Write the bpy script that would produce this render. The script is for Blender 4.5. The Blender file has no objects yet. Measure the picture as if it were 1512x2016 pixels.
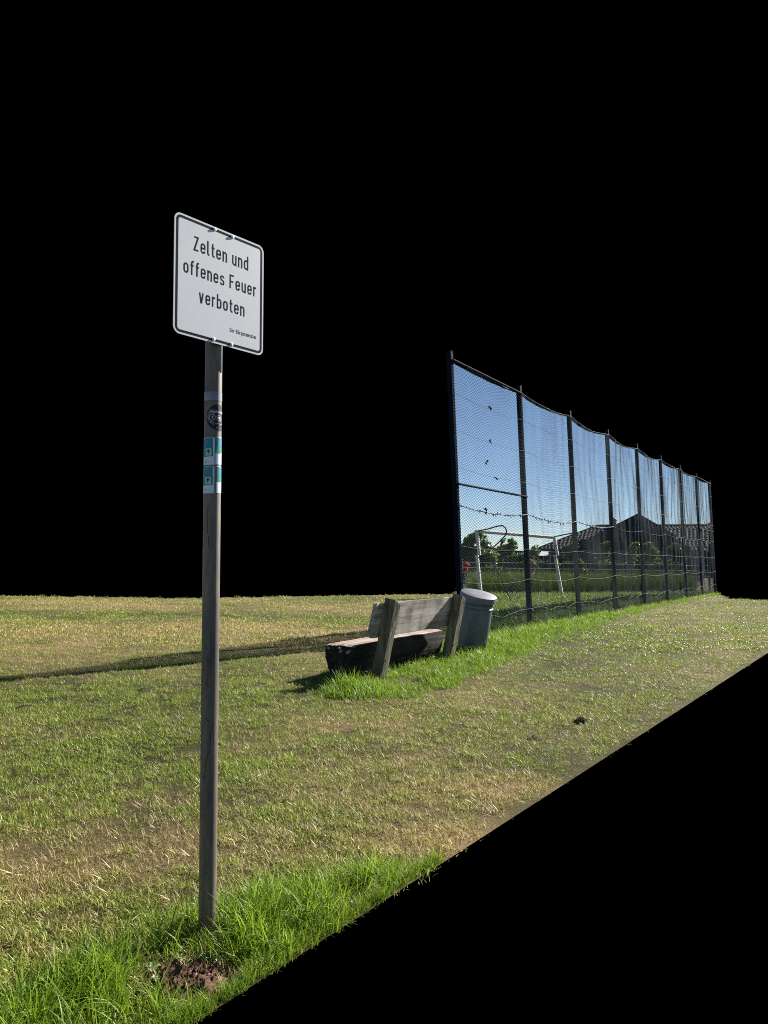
import bpy, bmesh, math, random
import numpy as np
from mathutils import Vector, Matrix, noise

random.seed(7)
RNG = np.random.default_rng(7)
PI = math.pi
S = bpy.context.scene
COL = S.collection

# ------------------------------------------------------------------ camera, sky, sun, exposure
PITCH, ROLL, EYE, FPX = .0585, .014, 1.55, 1514.0
_f = Vector((0, math.cos(PITCH), math.sin(PITCH)))
_r0 = Vector((1, 0, 0)); _u0 = _r0.cross(_f)
CAM_R = math.cos(ROLL) * _r0 + math.sin(ROLL) * _u0
CAM_U = -math.sin(ROLL) * _r0 + math.cos(ROLL) * _u0
cam = bpy.data.cameras.new('camera')
cam.sensor_fit = 'HORIZONTAL'; cam.sensor_width = 36; cam.lens = 36 * FPX / 1512
cam.clip_start = .05; cam.clip_end = 500
cam_ob = bpy.data.objects.new('camera', cam); COL.objects.link(cam_ob)
cam_ob.matrix_world = Matrix.Translation((0, 0, EYE)) @ Matrix((CAM_R, CAM_U, -_f)).transposed().to_4x4()
S.camera = cam_ob

SUN_EL, SUN_AZ = math.radians(31), math.radians(47)      # azimuth clockwise from +Y
world = bpy.data.worlds.new('World'); S.world = world; world.use_nodes = True
wn = world.node_tree
sky = wn.nodes.new('ShaderNodeTexSky'); sky.sky_type = 'NISHITA'; sky.sun_disc = False
sky.sun_elevation = SUN_EL; sky.sun_rotation = SUN_AZ
sky.air_density = .75; sky.dust_density = .08; sky.ozone_density = 2.4; sky.altitude = 1200
wn.nodes['Background'].inputs['Strength'].default_value = .038
wn.links.new(sky.outputs['Color'], wn.nodes['Background'].inputs['Color'])
sun = bpy.data.lights.new('sun', 'SUN'); sun.energy = 5.0; sun.angle = math.radians(.5); sun.color = (1, .95, .86)
sun.cycles.is_caustics_light = True
sun_ob = bpy.data.objects.new('sun', sun); COL.objects.link(sun_ob)
SUN_DIR = Vector((math.sin(SUN_AZ) * math.cos(SUN_EL), math.cos(SUN_AZ) * math.cos(SUN_EL), math.sin(SUN_EL)))
sun_ob.rotation_euler = SUN_DIR.to_track_quat('Z', 'Y').to_euler()

S.view_settings.view_transform = 'Standard'; S.view_settings.look = 'None'
S.view_settings.gamma = 1; S.view_settings.use_curve_mapping = False
S.view_settings.exposure = 1.65
# the photograph is a cut-out on black: where nothing stands the picture stays empty
S.render.film_transparent = True
S.render.image_settings.color_mode = 'RGB'
S.render.engine = 'CYCLES'
S.cycles.use_denoising = False; S.cycles.filter_width = 1.0
S.cycles.max_bounces = 8; S.cycles.transparent_max_bounces = 16; S.cycles.transmission_bounces = 8

# ------------------------------------------------------------------ helpers
def at(x, y, Y):
    """World point at depth Y on the line of sight through photograph pixel (x, y)."""
    d = _f + CAM_R * ((x - 756) / FPX) - CAM_U * ((y - 1008) / FPX)
    return Vector((0, 0, EYE)) + d * (Y / d.y)

def tag(o, label=None, cat=None, group=None, kind=None):
    if label: o['label'] = label
    if cat: o['category'] = cat
    if group: o['group'] = group
    if kind: o['kind'] = kind
    return o

def empty(name, loc=(0, 0, 0), rz=0.0, **k):
    o = bpy.data.objects.new(name, None); COL.objects.link(o)
    o.location = loc; o.rotation_euler = (0, 0, rz); o.empty_display_size = .2
    return tag(o, **k)

def link(name, me, parent=None, **k):
    o = bpy.data.objects.new(name, me); COL.objects.link(o)
    if parent is not None: o.parent = parent
    return tag(o, **k)

class MB:
    def __init__(self): self.v = []; self.f = []; self.m = []; self.col = []
    def add(self, vs, fs, mi=0):
        b = len(self.v); self.v += [tuple(p) for p in vs]
        self.f += [tuple(b + i for i in f) for f in fs]; self.m += [mi] * len(fs)
    def box(self, c, sx, sy, sz, M=None, mi=0):
        vs = [Vector((c[0] + sx * a / 2, c[1] + sy * b / 2, c[2] + sz * d / 2)) for a in (-1, 1) for b in (-1, 1) for d in (-1, 1)]
        if M is not None: vs = [M @ p for p in vs]
        self.add(vs, [(0, 1, 3, 2), (4, 6, 7, 5), (0, 4, 5, 1), (2, 3, 7, 6), (0, 2, 6, 4), (1, 5, 7, 3)], mi)
    def tube(self, pts, r, n=8, cap=True, mi=0, closed=False):
        pts = [Vector(p) for p in pts]; rs = r if isinstance(r, (list, tuple)) else [r] * len(pts)
        N = len(pts); t0 = (pts[1] - pts[0]).normalized()
        a = Vector((0, 0, 1)) if abs(t0.z) < .9 else Vector((1, 0, 0))
        nrm = (a - t0 * a.dot(t0)).normalized(); vs = []
        for i, p in enumerate(pts):
            if closed: t = (pts[(i + 1) % N] - pts[i - 1]).normalized()
            else: t = (pts[min(i + 1, N - 1)] - pts[max(i - 1, 0)]).normalized()
            nrm = (nrm - t * nrm.dot(t)).normalized(); bn = t.cross(nrm)
            for k in range(n):
                an = 2 * PI * k / n
                vs.append(p + (nrm * math.cos(an) + bn * math.sin(an)) * rs[i])
        fs = []
        for i in range(N if closed else N - 1):
            j = (i + 1) % N
            for k in range(n):
                k2 = (k + 1) % n
                fs.append((i * n + k, i * n + k2, j * n + k2, j * n + k))
        if cap and not closed:
            fs.append(tuple(reversed(range(n)))); fs.append(tuple((N - 1) * n + k for k in range(n)))
        self.add(vs, fs, mi)
    def lathe(self, prof, n=32, M=None, mi=0):
        vs = []; fs = []
        for (r, z) in prof:
            for k in range(n):
                p = Vector((r * math.cos(2 * PI * k / n), r * math.sin(2 * PI * k / n), z))
                vs.append(M @ p if M is not None else p)
        for i in range(len(prof) - 1):
            for k in range(n):
                k2 = (k + 1) % n
                fs.append((i * n + k, i * n + k2, (i + 1) * n + k2, (i + 1) * n + k))
        fs.append(tuple(reversed(range(n)))); fs.append(tuple((len(prof) - 1) * n + k for k in range(n)))
        self.add(vs, fs, mi)
    def mesh(self, name, mats, smooth=False, bevel=0):
        me = bpy.data.meshes.new(name)
        me.from_pydata([tuple(p) for p in self.v], [], self.f)
        for m in (mats if isinstance(mats, (list, tuple)) else [mats]): me.materials.append(m)
        me.polygons.foreach_set('material_index', self.m)
        bm = bmesh.new(); bm.from_mesh(me)
        if bevel:
            bmesh.ops.bevel(bm, geom=bm.edges[:], offset=bevel, segments=2, affect='EDGES', profile=.6)
        bmesh.ops.recalc_face_normals(bm, faces=bm.faces[:]); bm.to_mesh(me); bm.free()
        if smooth:
            me.polygons.foreach_set('use_smooth', [True] * len(me.polygons))
            try: me.set_sharp_from_angle(angle=math.radians(40))
            except Exception: pass
        me.update(); return me
    def build(self, name, mats, parent=None, smooth=False, bevel=0, **k):
        return link(name, self.mesh(name, mats, smooth, bevel), parent, **k)

# ------------------------------------------------------------------ materials
def nmat(name):
    m = bpy.data.materials.new(name); m.use_nodes = True
    return m, m.node_tree, m.node_tree.nodes['Principled BSDF']

def ramp(nt, fac, stops):
    r = nt.nodes.new('ShaderNodeValToRGB'); e = r.color_ramp.elements
    while len(e) < len(stops): e.new(.5)
    for i, (p, c) in enumerate(stops): e[i].position = p; e[i].color = (*c, 1) if len(c) == 3 else c
    nt.links.new(fac, r.inputs['Fac']); return r.outputs['Color']

def tex_noise(nt, scale, detail=4, rough=.55, vec=None, stretch=None, coord='Object'):
    n = nt.nodes.new('ShaderNodeTexNoise'); n.inputs['Scale'].default_value = scale
    n.inputs['Detail'].default_value = detail; n.inputs['Roughness'].default_value = rough
    if vec is None:
        if coord == 'World': vec = nt.nodes.new('ShaderNodeNewGeometry').outputs['Position']
        else: vec = nt.nodes.new('ShaderNodeTexCoord').outputs[coord]
    if stretch:
        mp = nt.nodes.new('ShaderNodeMapping'); mp.inputs['Scale'].default_value = stretch
        nt.links.new(vec, mp.inputs['Vector']); vec = mp.outputs['Vector']
    nt.links.new(vec, n.inputs['Vector']); return n.outputs['Fac']

def mathn(nt, op, a, b):
    n = nt.nodes.new('ShaderNodeMath'); n.operation = op
    for i, x in enumerate((a, b)):
        if isinstance(x, (int, float)): n.inputs[i].default_value = x
        else: nt.links.new(x, n.inputs[i])
    return n.outputs[0]

def bump(nt, bs, h, strength, dist=.01):
    b = nt.nodes.new('ShaderNodeBump'); b.inputs['Strength'].default_value = strength; b.inputs['Distance'].default_value = dist
    nt.links.new(h, b.inputs['Height']); nt.links.new(b.outputs['Normal'], bs.inputs['Normal'])

def mottled(name, c1, c2, scale=8, rough=.6, metal=0, bmp=.1, stretch=None, c3=None, spread=.15, spec=.5, detail=5):
    m, nt, bs = nmat(name)
    f = tex_noise(nt, scale, detail, .6, stretch=stretch)
    st = [(.5 - spread, c1), (.5 + spread, c2)]
    if c3: st.append((.5 + spread * 1.7, c3))
    nt.links.new(ramp(nt, f, st), bs.inputs['Base Color'])
    bs.inputs['Roughness'].default_value = rough; bs.inputs['Metallic'].default_value = metal
    bs.inputs['Specular IOR Level'].default_value = spec
    if bmp: bump(nt, bs, f, bmp)
    return m

def wood(name, c1, c2, c3, along='X', scale=14, bmp=.5, k=.06):
    st = {'X': (k, 1, 1), 'Y': (1, k, 1), 'Z': (1, 1, k)}[along]
    m, nt, bs = nmat(name)
    f = tex_noise(nt, scale, 8, .65, stretch=st)
    g = tex_noise(nt, 3, 4, .6)
    h = mathn(nt, 'ADD', mathn(nt, 'MULTIPLY', f, .7), mathn(nt, 'MULTIPLY', g, .3))
    nt.links.new(ramp(nt, h, [(.36, c1), (.5, c2), (.64, c3)]), bs.inputs['Base Color'])
    bs.inputs['Roughness'].default_value = .9; bs.inputs['Specular IOR Level'].default_value = .15
    bump(nt, bs, f, bmp, .012); return m

PATCHES = [(-3.4, 8.4, 2.8, 1.0, -.24), (-4.0, 15.5, 5.0, 2.6, .20), (-8.0, 24.0, 9.0, 3.5, .13), (-1.25, 3.9, .8, .5, .16), (.25, 4.25, .6, .32, .2),
           (-2.3, 5.9, 1.0, .8, -.16), (3.6, 16.0, 1.6, 6.0, -.14), (.95, 5.3, .6, .35, .18), (-.3, 7.2, .9, .5, .14), (-6.5, 19.5, 4.0, 1.0, -.14), (1.0, 8.2, 1.0, .5, .12)]
def patches(nt):
    sep = nt.nodes.new('ShaderNodeSeparateXYZ'); nt.links.new(nt.nodes.new('ShaderNodeNewGeometry').outputs['Position'], sep.inputs[0]); tot = None
    for x, y, rx, ry, a in PATCHES:
        u = mathn(nt, 'POWER', mathn(nt, 'ABSOLUTE', mathn(nt, 'DIVIDE', mathn(nt, 'SUBTRACT', sep.outputs[0], x), rx), 0), 2)
        v = mathn(nt, 'POWER', mathn(nt, 'ABSOLUTE', mathn(nt, 'DIVIDE', mathn(nt, 'SUBTRACT', sep.outputs[1], y), ry), 0), 2)
        e = mathn(nt, 'MULTIPLY', mathn(nt, 'POWER', 2.718, mathn(nt, 'MULTIPLY', mathn(nt, 'ADD', u, v), -1)), a)
        tot = e if tot is None else mathn(nt, 'ADD', tot, e)
    return tot

def grass_mat(name, greens, straws, lo, hi, trans=.4, rough=.5, spec=.3, big=.22, small=1.3, field=False):
    """Blades: per-blade random value + patches across the field choose between green and dry straw."""
    m, nt, bs = nmat(name)
    a = nt.nodes.new('ShaderNodeAttribute'); a.attribute_name = 'rnd'
    n1 = tex_noise(nt, big, 3, .5, coord='World'); n2 = tex_noise(nt, small, 4, .6, coord='World')
    n3 = tex_noise(nt, 17, 2, .6, coord='World')
    s = mathn(nt, 'ADD', mathn(nt, 'MULTIPLY', n1, .62), mathn(nt, 'MULTIPLY', n2, .42))
    s = mathn(nt, 'ADD', s, mathn(nt, 'MULTIPLY', a.outputs['Fac'], .22))
    s = mathn(nt, 'ADD', s, mathn(nt, 'MULTIPLY', n3, .2))
    if field: s = mathn(nt, 'ADD', s, patches(nt))
    mr = nt.nodes.new('ShaderNodeMapRange'); mr.interpolation_type = 'SMOOTHSTEP'
    mr.inputs['From Min'].default_value = lo; mr.inputs['From Max'].default_value = hi
    nt.links.new(s, mr.inputs['Value'])
    cg = ramp(nt, a.outputs['Fac'], [(0, greens[0]), (1, greens[1])])
    cs = ramp(nt, a.outputs['Fac'], [(0, straws[0]), (1, straws[1])])
    mx = nt.nodes.new('ShaderNodeMix'); mx.data_type = 'RGBA'
    nt.links.new(mr.outputs['Result'], mx.inputs['Factor']); nt.links.new(cg, mx.inputs['A']); nt.links.new(cs, mx.inputs['B'])
    c = mx.outputs['Result']
    nt.links.new(c, bs.inputs['Base Color']); bs.inputs['Roughness'].default_value = rough
    bs.inputs['Specular IOR Level'].default_value = spec
    t = nt.nodes.new('ShaderNodeBsdfTranslucent'); nt.links.new(c, t.inputs['Color'])
    ms = nt.nodes.new('ShaderNodeMixShader'); ms.inputs['Fac'].default_value = trans
    nt.links.new(bs.outputs[0], ms.inputs[1]); nt.links.new(t.outputs[0], ms.inputs[2])
    nt.links.new(ms.outputs[0], nt.nodes['Material Output'].inputs['Surface'])
    return m

M = {}
M['lawn'] = grass_mat('lawn_blades', ((.13, .20, .018), (.31, .37, .05)), ((.34, .25, .08), (.60, .47, .20)), .70, 1.02, .30, big=.30, field=True)
M['thatch'] = grass_mat('straw_thatch', ((.17, .17, .05), (.28, .27, .09)), ((.26, .19, .085), (.52, .40, .20)), .52, .84, .25, big=.30, field=True)
M['long'] = grass_mat('long_blades', ((.08, .16, .008), (.26, .37, .03)), ((.30, .27, .10), (.40, .36, .17)), 1.0, 1.25, .45, .45, .25)
M['verge'] = grass_mat('verge_blades', ((.085, .165, .008), (.21, .31, .028)), ((.30, .27, .10), (.40, .36, .17)), 1.0, 1.2, .45, .45, .25)
M['meadow'] = grass_mat('meadow_blades', ((.10, .16, .02), (.22, .28, .04)), ((.26, .21, .07), (.38, .31, .12)), .85, 1.15, .05, .6, .12)
M['rough'] = grass_mat('rough_blades', ((.10, .18, .025), (.20, .29, .05)), ((.22, .19, .08), (.34, .28, .14)), .75, 1.05, .35)

def ground_material():
    m, nt, bs = nmat('field_soil')
    n1 = tex_noise(nt, .30, 3, .5, coord='World'); n2 = tex_noise(nt, 1.3, 4, .6, coord='World'); n3 = tex_noise(nt, 55, 6, .75, coord='World')
    s = mathn(nt, 'ADD', mathn(nt, 'MULTIPLY', n1, .45), mathn(nt, 'MULTIPLY', n2, .5))
    s = mathn(nt, 'SUBTRACT', mathn(nt, 'ADD', s, mathn(nt, 'MULTIPLY', n3, .75)), .17)
    s = mathn(nt, 'ADD', s, patches(nt))
    c = ramp(nt, s, [(.46, (.022, .026, .008)), (.62, (.060, .055, .020)), (.76, (.13, .10, .045)), (.90, (.24, .175, .085))])
    nt.links.new(c, bs.inputs['Base Color']); bs.inputs['Roughness'].default_value = .95
    bs.inputs['Specular IOR Level'].default_value = .1
    bump(nt, bs, n3, 1.0, .05); return m
M['ground'] = ground_material()
M['soil'] = mottled('red_soil', (.06, .032, .022), (.145, .082, .055), 30, .95, 0, .6, c3=(.23, .145, .105), spec=.1)
M['clod'] = mottled('dark_soil', (.022, .015, .011), (.06, .042, .03), 25, .95, 0, .6, spec=.1)
M['sign_white'] = mottled('sign_sheet_white', (.64, .65, .66), (.68, .68, .68), 5, .42, 0, 0, spread=.25, c3=(.71, .71, .71))
M['sign_black'] = mottled('sign_print', (.005, .007, .014), (.008, .010, .019), 20, .7, 0, 0, spec=.05)
M['sign_back'] = mottled('bare_aluminium', (.42, .43, .45), (.5, .5, .52), 12, .45, .8, .05)
M['bolt_white'] = mottled('bolt_paint', (.72, .74, .76), (.8, .81, .82), 40, .35, 0, 0)
M['steel'] = mottled('galvanised_steel', (.35, .36, .38), (.5, .51, .53), 30, .4, .7, .05)
def pole_mat():
    m, nt, bs = nmat('weathered_pole')
    a = tex_noise(nt, 5, 6, .65, stretch=(1, 1, .25)); b = tex_noise(nt, 60, 4, .6, stretch=(1, 1, .15))
    h = mathn(nt, 'ADD', mathn(nt, 'MULTIPLY', a, .65), mathn(nt, 'MULTIPLY', b, .35))
    nt.links.new(ramp(nt, h, [(.38, (.062, .052, .045)), (.5, (.112, .091, .073)), (.62, (.19, .148, .108))]), bs.inputs['Base Color'])
    bs.inputs['Roughness'].default_value = .55; bs.inputs['Metallic'].default_value = .15
    bump(nt, bs, b, .08, .003); return m
M['pole'] = pole_mat()
M['tape'] = mottled('old_tape', (.13, .15, .18), (.2, .21, .23), 20, .4, 0, .05)
M['navy'] = mottled('navy_painted_steel', (.002, .005, .012), (.004, .008, .018), 9, .8, 0, .05, spec=.03, stretch=(1, 1, .2))
M['galv'] = mottled('rail_steel', (.012, .016, .024), (.022, .028, .038), 15, .9, 0, .05, spec=.04)
M['net'] = mottled('net_twine', (.004, .016, .028), (.008, .026, .040), 3, .8, 0, 0, spec=.1)
M['rope_dark'] = mottled('dark_rope', (.008, .014, .02), (.02, .03, .04), 30, .8, 0, .2)
M['rope_light'] = mottled('pale_rope', (.03, .055, .052), (.055, .085, .08), 30, .8, 0, .2)
M['debris'] = mottled('withered_leaves', (.012, .011, .009), (.04, .034, .022), 30, .9, 0, .3)
M['bench_post'] = wood('weathered_timber', (.045, .046, .033), (.12, .11, .08), (.27, .235, .17), 'Z', 22, .6)
M['bench_board'] = wood('grey_plank', (.17, .155, .14), (.27, .245, .22), (.38, .345, .31), 'X', 16, .4)
M['log'] = wood('rotting_log', (.006, .0055, .006), (.015, .013, .0125), (.042, .035, .030), 'X', 18, 1.0)
M['log_top'] = wood('sawn_log_top', (.13, .10, .08), (.26, .20, .165), (.40, .325, .27), 'X', 18, .6)
M['bin'] = mottled('bin_metal', (.058, .080, .098), (.098, .125, .145), 5, .5, .15, .1, stretch=(1, 1, .35), c3=(.15, .14, .125), detail=8)
M['bin_lid'] = mottled('bin_lid_metal', (.072, .080, .098), (.10, .11, .13), 6, .5, 0, .05)
M['dark'] = mottled('dark_gap', (.01, .01, .012), (.02, .02, .022), 10, .7, 0, 0)
def goal_mat():
    m, nt, bs = nmat('flaking_white_paint')
    a = tex_noise(nt, 9, 6, .7); b = tex_noise(nt, 2.2, 3, .5)
    h = mathn(nt, 'ADD', mathn(nt, 'MULTIPLY', a, .7), mathn(nt, 'MULTIPLY', b, .3))
    nt.links.new(ramp(nt, h, [(.38, (.25, .21, .18)), (.43, (.50, .48, .46)), (.6, (.66, .65, .62))]), bs.inputs['Base Color'])
    bs.inputs['Roughness'].default_value = .5; return m
M['goal'] = goal_mat()
M['tube_dark'] = mottled('rusty_dark_tube', (.03, .028, .03), (.06, .05, .048), 12, .6, .2, .1)
M['tiles'] = mottled('slate_blue_tiles', (.007, .011, .021), (.014, .020, .034), 3, .75, 0, .05, c3=(.024, .031, .046), spec=.07)
M['plaster'] = mottled('grey_plaster', (.085, .09, .105), (.12, .125, .14), 4, .85, 0, .1)
M['fascia'] = mottled('dark_fascia', (.03, .03, .035), (.05, .05, .055), 6, .6, 0, 0)
M['window_glass'] = mottled('window_glass', (.02, .025, .03), (.03, .035, .04), 2, .08, 0, 0)
M['white_frame'] = mottled('window_frame', (.6, .6, .6), (.7, .7, .7), 6, .5, 0, 0)
M['brick'] = mottled('chimney_brick', (.20, .15, .13), (.32, .25, .21), 14, .85, 0, .3)
M['shed'] = wood('shed_boards', (.04, .045, .04), (.075, .08, .07), (.12, .12, .1), 'Z', 10, .4)
M['wire'] = mottled('white_fence_tape', (.55, .58, .58), (.7, .72, .72), 20, .6, 0, 0)
M['fence_wood'] = wood('old_fence_post', (.05, .045, .035), (.10, .09, .07), (.17, .15, .12), 'Z', 18, .5)
M['bark'] = wood('bark', (.035, .028, .022), (.07, .057, .045), (.12, .1, .08), 'Z', 12, .9, k=.2)

def leaf_mat(name, c1, c2, trans=.35):
    m, nt, bs = nmat(name)
    a = nt.nodes.new('ShaderNodeAttribute'); a.attribute_name = 'rnd'
    c = ramp(nt, a.outputs['Fac'], [(0, c1), (1, c2)])
    nt.links.new(c, bs.inputs['Base Color']); bs.inputs['Roughness'].default_value = .45
    t = nt.nodes.new('ShaderNodeBsdfTranslucent'); nt.links.new(c, t.inputs['Color'])
    ms = nt.nodes.new('ShaderNodeMixShader'); ms.inputs['Fac'].default_value = trans
    nt.links.new(bs.outputs[0], ms.inputs[1]); nt.links.new(t.outputs[0], ms.inputs[2])
    nt.links.new(ms.outputs[0], nt.nodes['Material Output'].inputs['Surface']); return m
M['leaf_dark'] = leaf_mat('dark_leaves', (.05, .10, .026), (.14, .22, .05))
M['leaf_mid'] = leaf_mat('mid_leaves', (.06, .12, .025), (.16, .25, .05))
M['leaf_light'] = leaf_mat('light_leaves', (.10, .17, .035), (.23, .32, .08))
M['leaf_red'] = leaf_mat('red_blossom', (.35, .03, .03), (.6, .10, .09))
M['leaf_dry'] = leaf_mat('dry_leaves', (.22, .16, .10), (.42, .33, .22))
M['leaf_pink'] = leaf_mat('reddish_leaves', (.16, .09, .06), (.30, .19, .13))
M['leaf_pale'] = leaf_mat('pale_weed_leaves', (.13, .20, .07), (.30, .36, .18), .25)
M['weed'] = leaf_mat('weed_leaves', (.06, .15, .02), (.16, .28, .05))
# added clear sheet, no real part of the netting: lets the sky show
m = bpy.data.materials.new('added_sky_film'); m.use_nodes = True; nt = m.node_tree; nt.nodes.remove(nt.nodes['Principled BSDF'])
_rf = nt.nodes.new('ShaderNodeBsdfRefraction'); _rf.inputs['Roughness'].default_value = 0; _rf.inputs['IOR'].default_value = 1.003
nt.links.new(_rf.outputs[0], nt.nodes['Material Output'].inputs['Surface']); M['film'] = m

# ------------------------------------------------------------------ the field
ANG_ROAD = math.atan2(13.341 - 2.638, 6.638 + .608)
RD = Vector((math.cos(ANG_ROAD), math.sin(ANG_ROAD), 0)); RN = Vector((-RD.y, RD.x, 0))
E1 = Vector((-.608, 2.638, 0))
# clear outline of the mown field, the rough grass behind the net and the garden ground
E0 = E1 - RD * 12; EF = E1 + RD * 40
OUTLINE = [(E0.x, E0.y), (EF.x, EF.y), (24, 31.2), (15.76, 31.6), (14.45, 32.4), (15.1, 34.0), (15.75, 36.0), (16.2, 37.9), (30.7, 71.8), (7.4, 75.5),
           (3.24, 33.05), (3.0, 33.04), (-3.0, 29.7), (-7.2, 27.16), (-13.5, 27.19), (-24, 27.3), (-24, -8)]
def inside(P, poly):
    P = np.asarray(P); x, y = P[:, 0], P[:, 1]; r = np.zeros(len(P), bool); n = len(poly); j = n - 1
    for i in range(n):
        xi, yi = poly[i]; xj, yj = poly[j]
        c = ((yi > y) != (yj > y)) & (x < (xj - xi) * (y - yi) / ((yj - yi) or 1e-12) + xi)
        r ^= c; j = i
    return r
def hgt(x, y):
    d = math.hypot(x, y)
    if d > 45: return 0.0
    k = min(1, max(.25, 1.15 - d / 40)) * min(1, max(0, ((x - E1.x) * RN.x + (y - E1.y) * RN.y) / .5))
    return k * (.030 * noise.noise((x * .9, y * .9, 1.7)) + .018 * noise.noise((x * 2.7, y * 2.7, 4.1)))
def build_field():
    v = []; idx = {}; f = []
    ts = [-12]
    while ts[-1] < 82:
        t = ts[-1]; ts.append(t + (.22 if t < 14 else .30))
    ws = [0]
    while ws[-1] < 62: ws.append(ws[-1] + (.22 if ws[-1] < 10 else .30))
    P = np.array([[(E1 + RD * t + RN * w)[:] for w in ws] for t in ts])
    cen = (P[:-1, :-1] + P[1:, 1:]) / 2
    ins = inside(cen.reshape(-1, 3), OUTLINE).reshape(cen.shape[:2])
    def vid(i, j):
        if (i, j) not in idx:
            p = P[i, j]; idx[(i, j)] = len(v); v.append((p[0], p[1], hgt(p[0], p[1])))
        return idx[(i, j)]
    for i in range(len(ts) - 1):
        for j in range(len(ws) - 1):
            if ins[i, j]: f.append((vid(i, j), vid(i + 1, j), vid(i + 1, j + 1), vid(i, j + 1)))
    me = bpy.data.meshes.new('field'); me.from_pydata(v, [], [q[::-1] for q in f]); me.materials.append(M['ground'])
    me.polygons.foreach_set('use_smooth', [True] * len(f)); me.update()
    if me.polygons[0].normal.z < 0: me.flip_normals()
    return link('field', me, kind='structure')
field = build_field()
field.cycles.is_caustics_receiver = True

# ------------------------------------------------------------------ grass
def blade_mesh(name, mat, nb, h0, h1, w, spread, bend, segs, lean=.5, seed=0):
    r = random.Random(seed); v = []; f = []; rn = []
    for b in range(nb):
        a = r.uniform(0, 2 * PI); rad = spread * math.sqrt(r.random()); bx, by = rad * math.cos(a), rad * math.sin(a)
        h = r.uniform(h0, h1); yaw = r.uniform(0, 2 * PI); ln = r.uniform(.1, 1) * lean; bd = r.uniform(.2, 1) * bend
        ww = w * r.uniform(.7, 1.25); q = r.random(); dx, dy = math.cos(yaw), math.sin(yaw)
        base = len(v); fx, x, z, an = r.uniform(-.7, .7), 0, 0, ln
        px, py = -math.sin(yaw + fx), math.cos(yaw + fx)
        for i in range(segs + 1):
            t = i / segs; wd = ww * (1 - t ** 1.6) * .5 + .0002
            cx, cy = bx + dx * x, by + dy * x
            v += [(cx - px * wd, cy - py * wd, z), (cx + px * wd, cy + py * wd, z)]; rn += [q, q]
            x += math.sin(an) * h / segs; z += math.cos(an) * h / segs; an += bd / segs
        for i in range(segs):
            k = base + 2 * i; f.append((k, k + 1, k + 3, k + 2))
    me = bpy.data.meshes.new(name); me.from_pydata(v, [], f); me.materials.append(mat)
    at_ = me.attributes.new('rnd', 'FLOAT', 'POINT'); at_.data.foreach_set('value', rn)
    me.polygons.foreach_set('use_smooth', [True] * len(f)); me.update(); return me

def proto_collection(name, meshes):
    c = bpy.data.collections.new(name)
    for i, me in enumerate(meshes):
        o = bpy.data.objects.new('%s_%02d' % (name, i), me); o.cycles.is_caustics_receiver = True; c.objects.link(o)
    return c

def scatter(name, P, rot, scl, pid, coll, **k):
    me = bpy.data.meshes.new(name); me.from_pydata([tuple(p) for p in P], [], [])
    a = me.attributes.new('rot', 'FLOAT_VECTOR', 'POINT'); a.data.foreach_set('vector', np.asarray(rot, np.float32).ravel())
    a = me.attributes.new('scl', 'FLOAT', 'POINT'); a.data.foreach_set('value', np.asarray(scl, np.float32))
    a = me.attributes.new('pid', 'INT', 'POINT'); a.data.foreach_set('value', np.asarray(pid, np.int32))
    o = link(name, me, **k); o.cycles.is_caustics_receiver = True
    ng = bpy.data.node_groups.new(name + '_nodes', 'GeometryNodeTree')
    ng.interface.new_socket('Geometry', in_out='INPUT', socket_type='NodeSocketGeometry')
    ng.interface.new_socket('Geometry', in_out='OUTPUT', socket_type='NodeSocketGeometry')
    N = ng.nodes; L = ng.links
    gi = N.new('NodeGroupInput'); go = N.new('NodeGroupOutput'); ip = N.new('GeometryNodeInstanceOnPoints')
    ci = N.new('GeometryNodeCollectionInfo'); ci.inputs['Collection'].default_value = coll
    ci.inputs['Separate Children'].default_value = True; ci.inputs['Reset Children'].default_value = True
    def na(nm, t):
        n = N.new('GeometryNodeInputNamedAttribute'); n.data_type = t; n.inputs['Name'].default_value = nm; return n.outputs['Attribute']
    L.new(gi.outputs[0], ip.inputs['Points']); L.new(ci.outputs[0], ip.inputs['Instance']); ip.inputs['Pick Instance'].default_value = True
    L.new(na('pid', 'INT'), ip.inputs['Instance Index']); L.new(na('rot', 'FLOAT_VECTOR'), ip.inputs['Rotation'])
    L.new(na('scl', 'FLOAT'), ip.inputs['Scale']); L.new(ip.outputs[0], go.inputs[0])
    md = o.modifiers.new('scatter', 'NODES'); md.node_group = ng
    return o

def in_view(P, m=.16, near=1.5):
    return (np.abs(P[:, 0]) < P[:, 1] * (.5 + m) + near * .2) & (P[:, 1] > near)

def sample(n, x0, x1, y0, y1):
    return np.stack([RNG.uniform(x0, x1, n), RNG.uniform(y0, y1, n)], 1)

def road_w(P): return (P[:, 0] - E1.x) * RN.x + (P[:, 1] - E1.y) * RN.y
def zof(P): return np.array([hgt(x, y) for x, y in P]) - .004

def ring_points(bands, poly, margin):
    out = []
    for y0, y1, dens in bands:
        x1 = y1 * .66 + .3; n = int(dens * (2 * x1) * (y1 - y0))
        P = sample(n, -x1, x1, y0, y1); P = P[in_view(P)]; P = P[inside(P, poly)]; P = P[road_w(P) > margin]; out.append(P)
    return np.concatenate(out)

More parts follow.
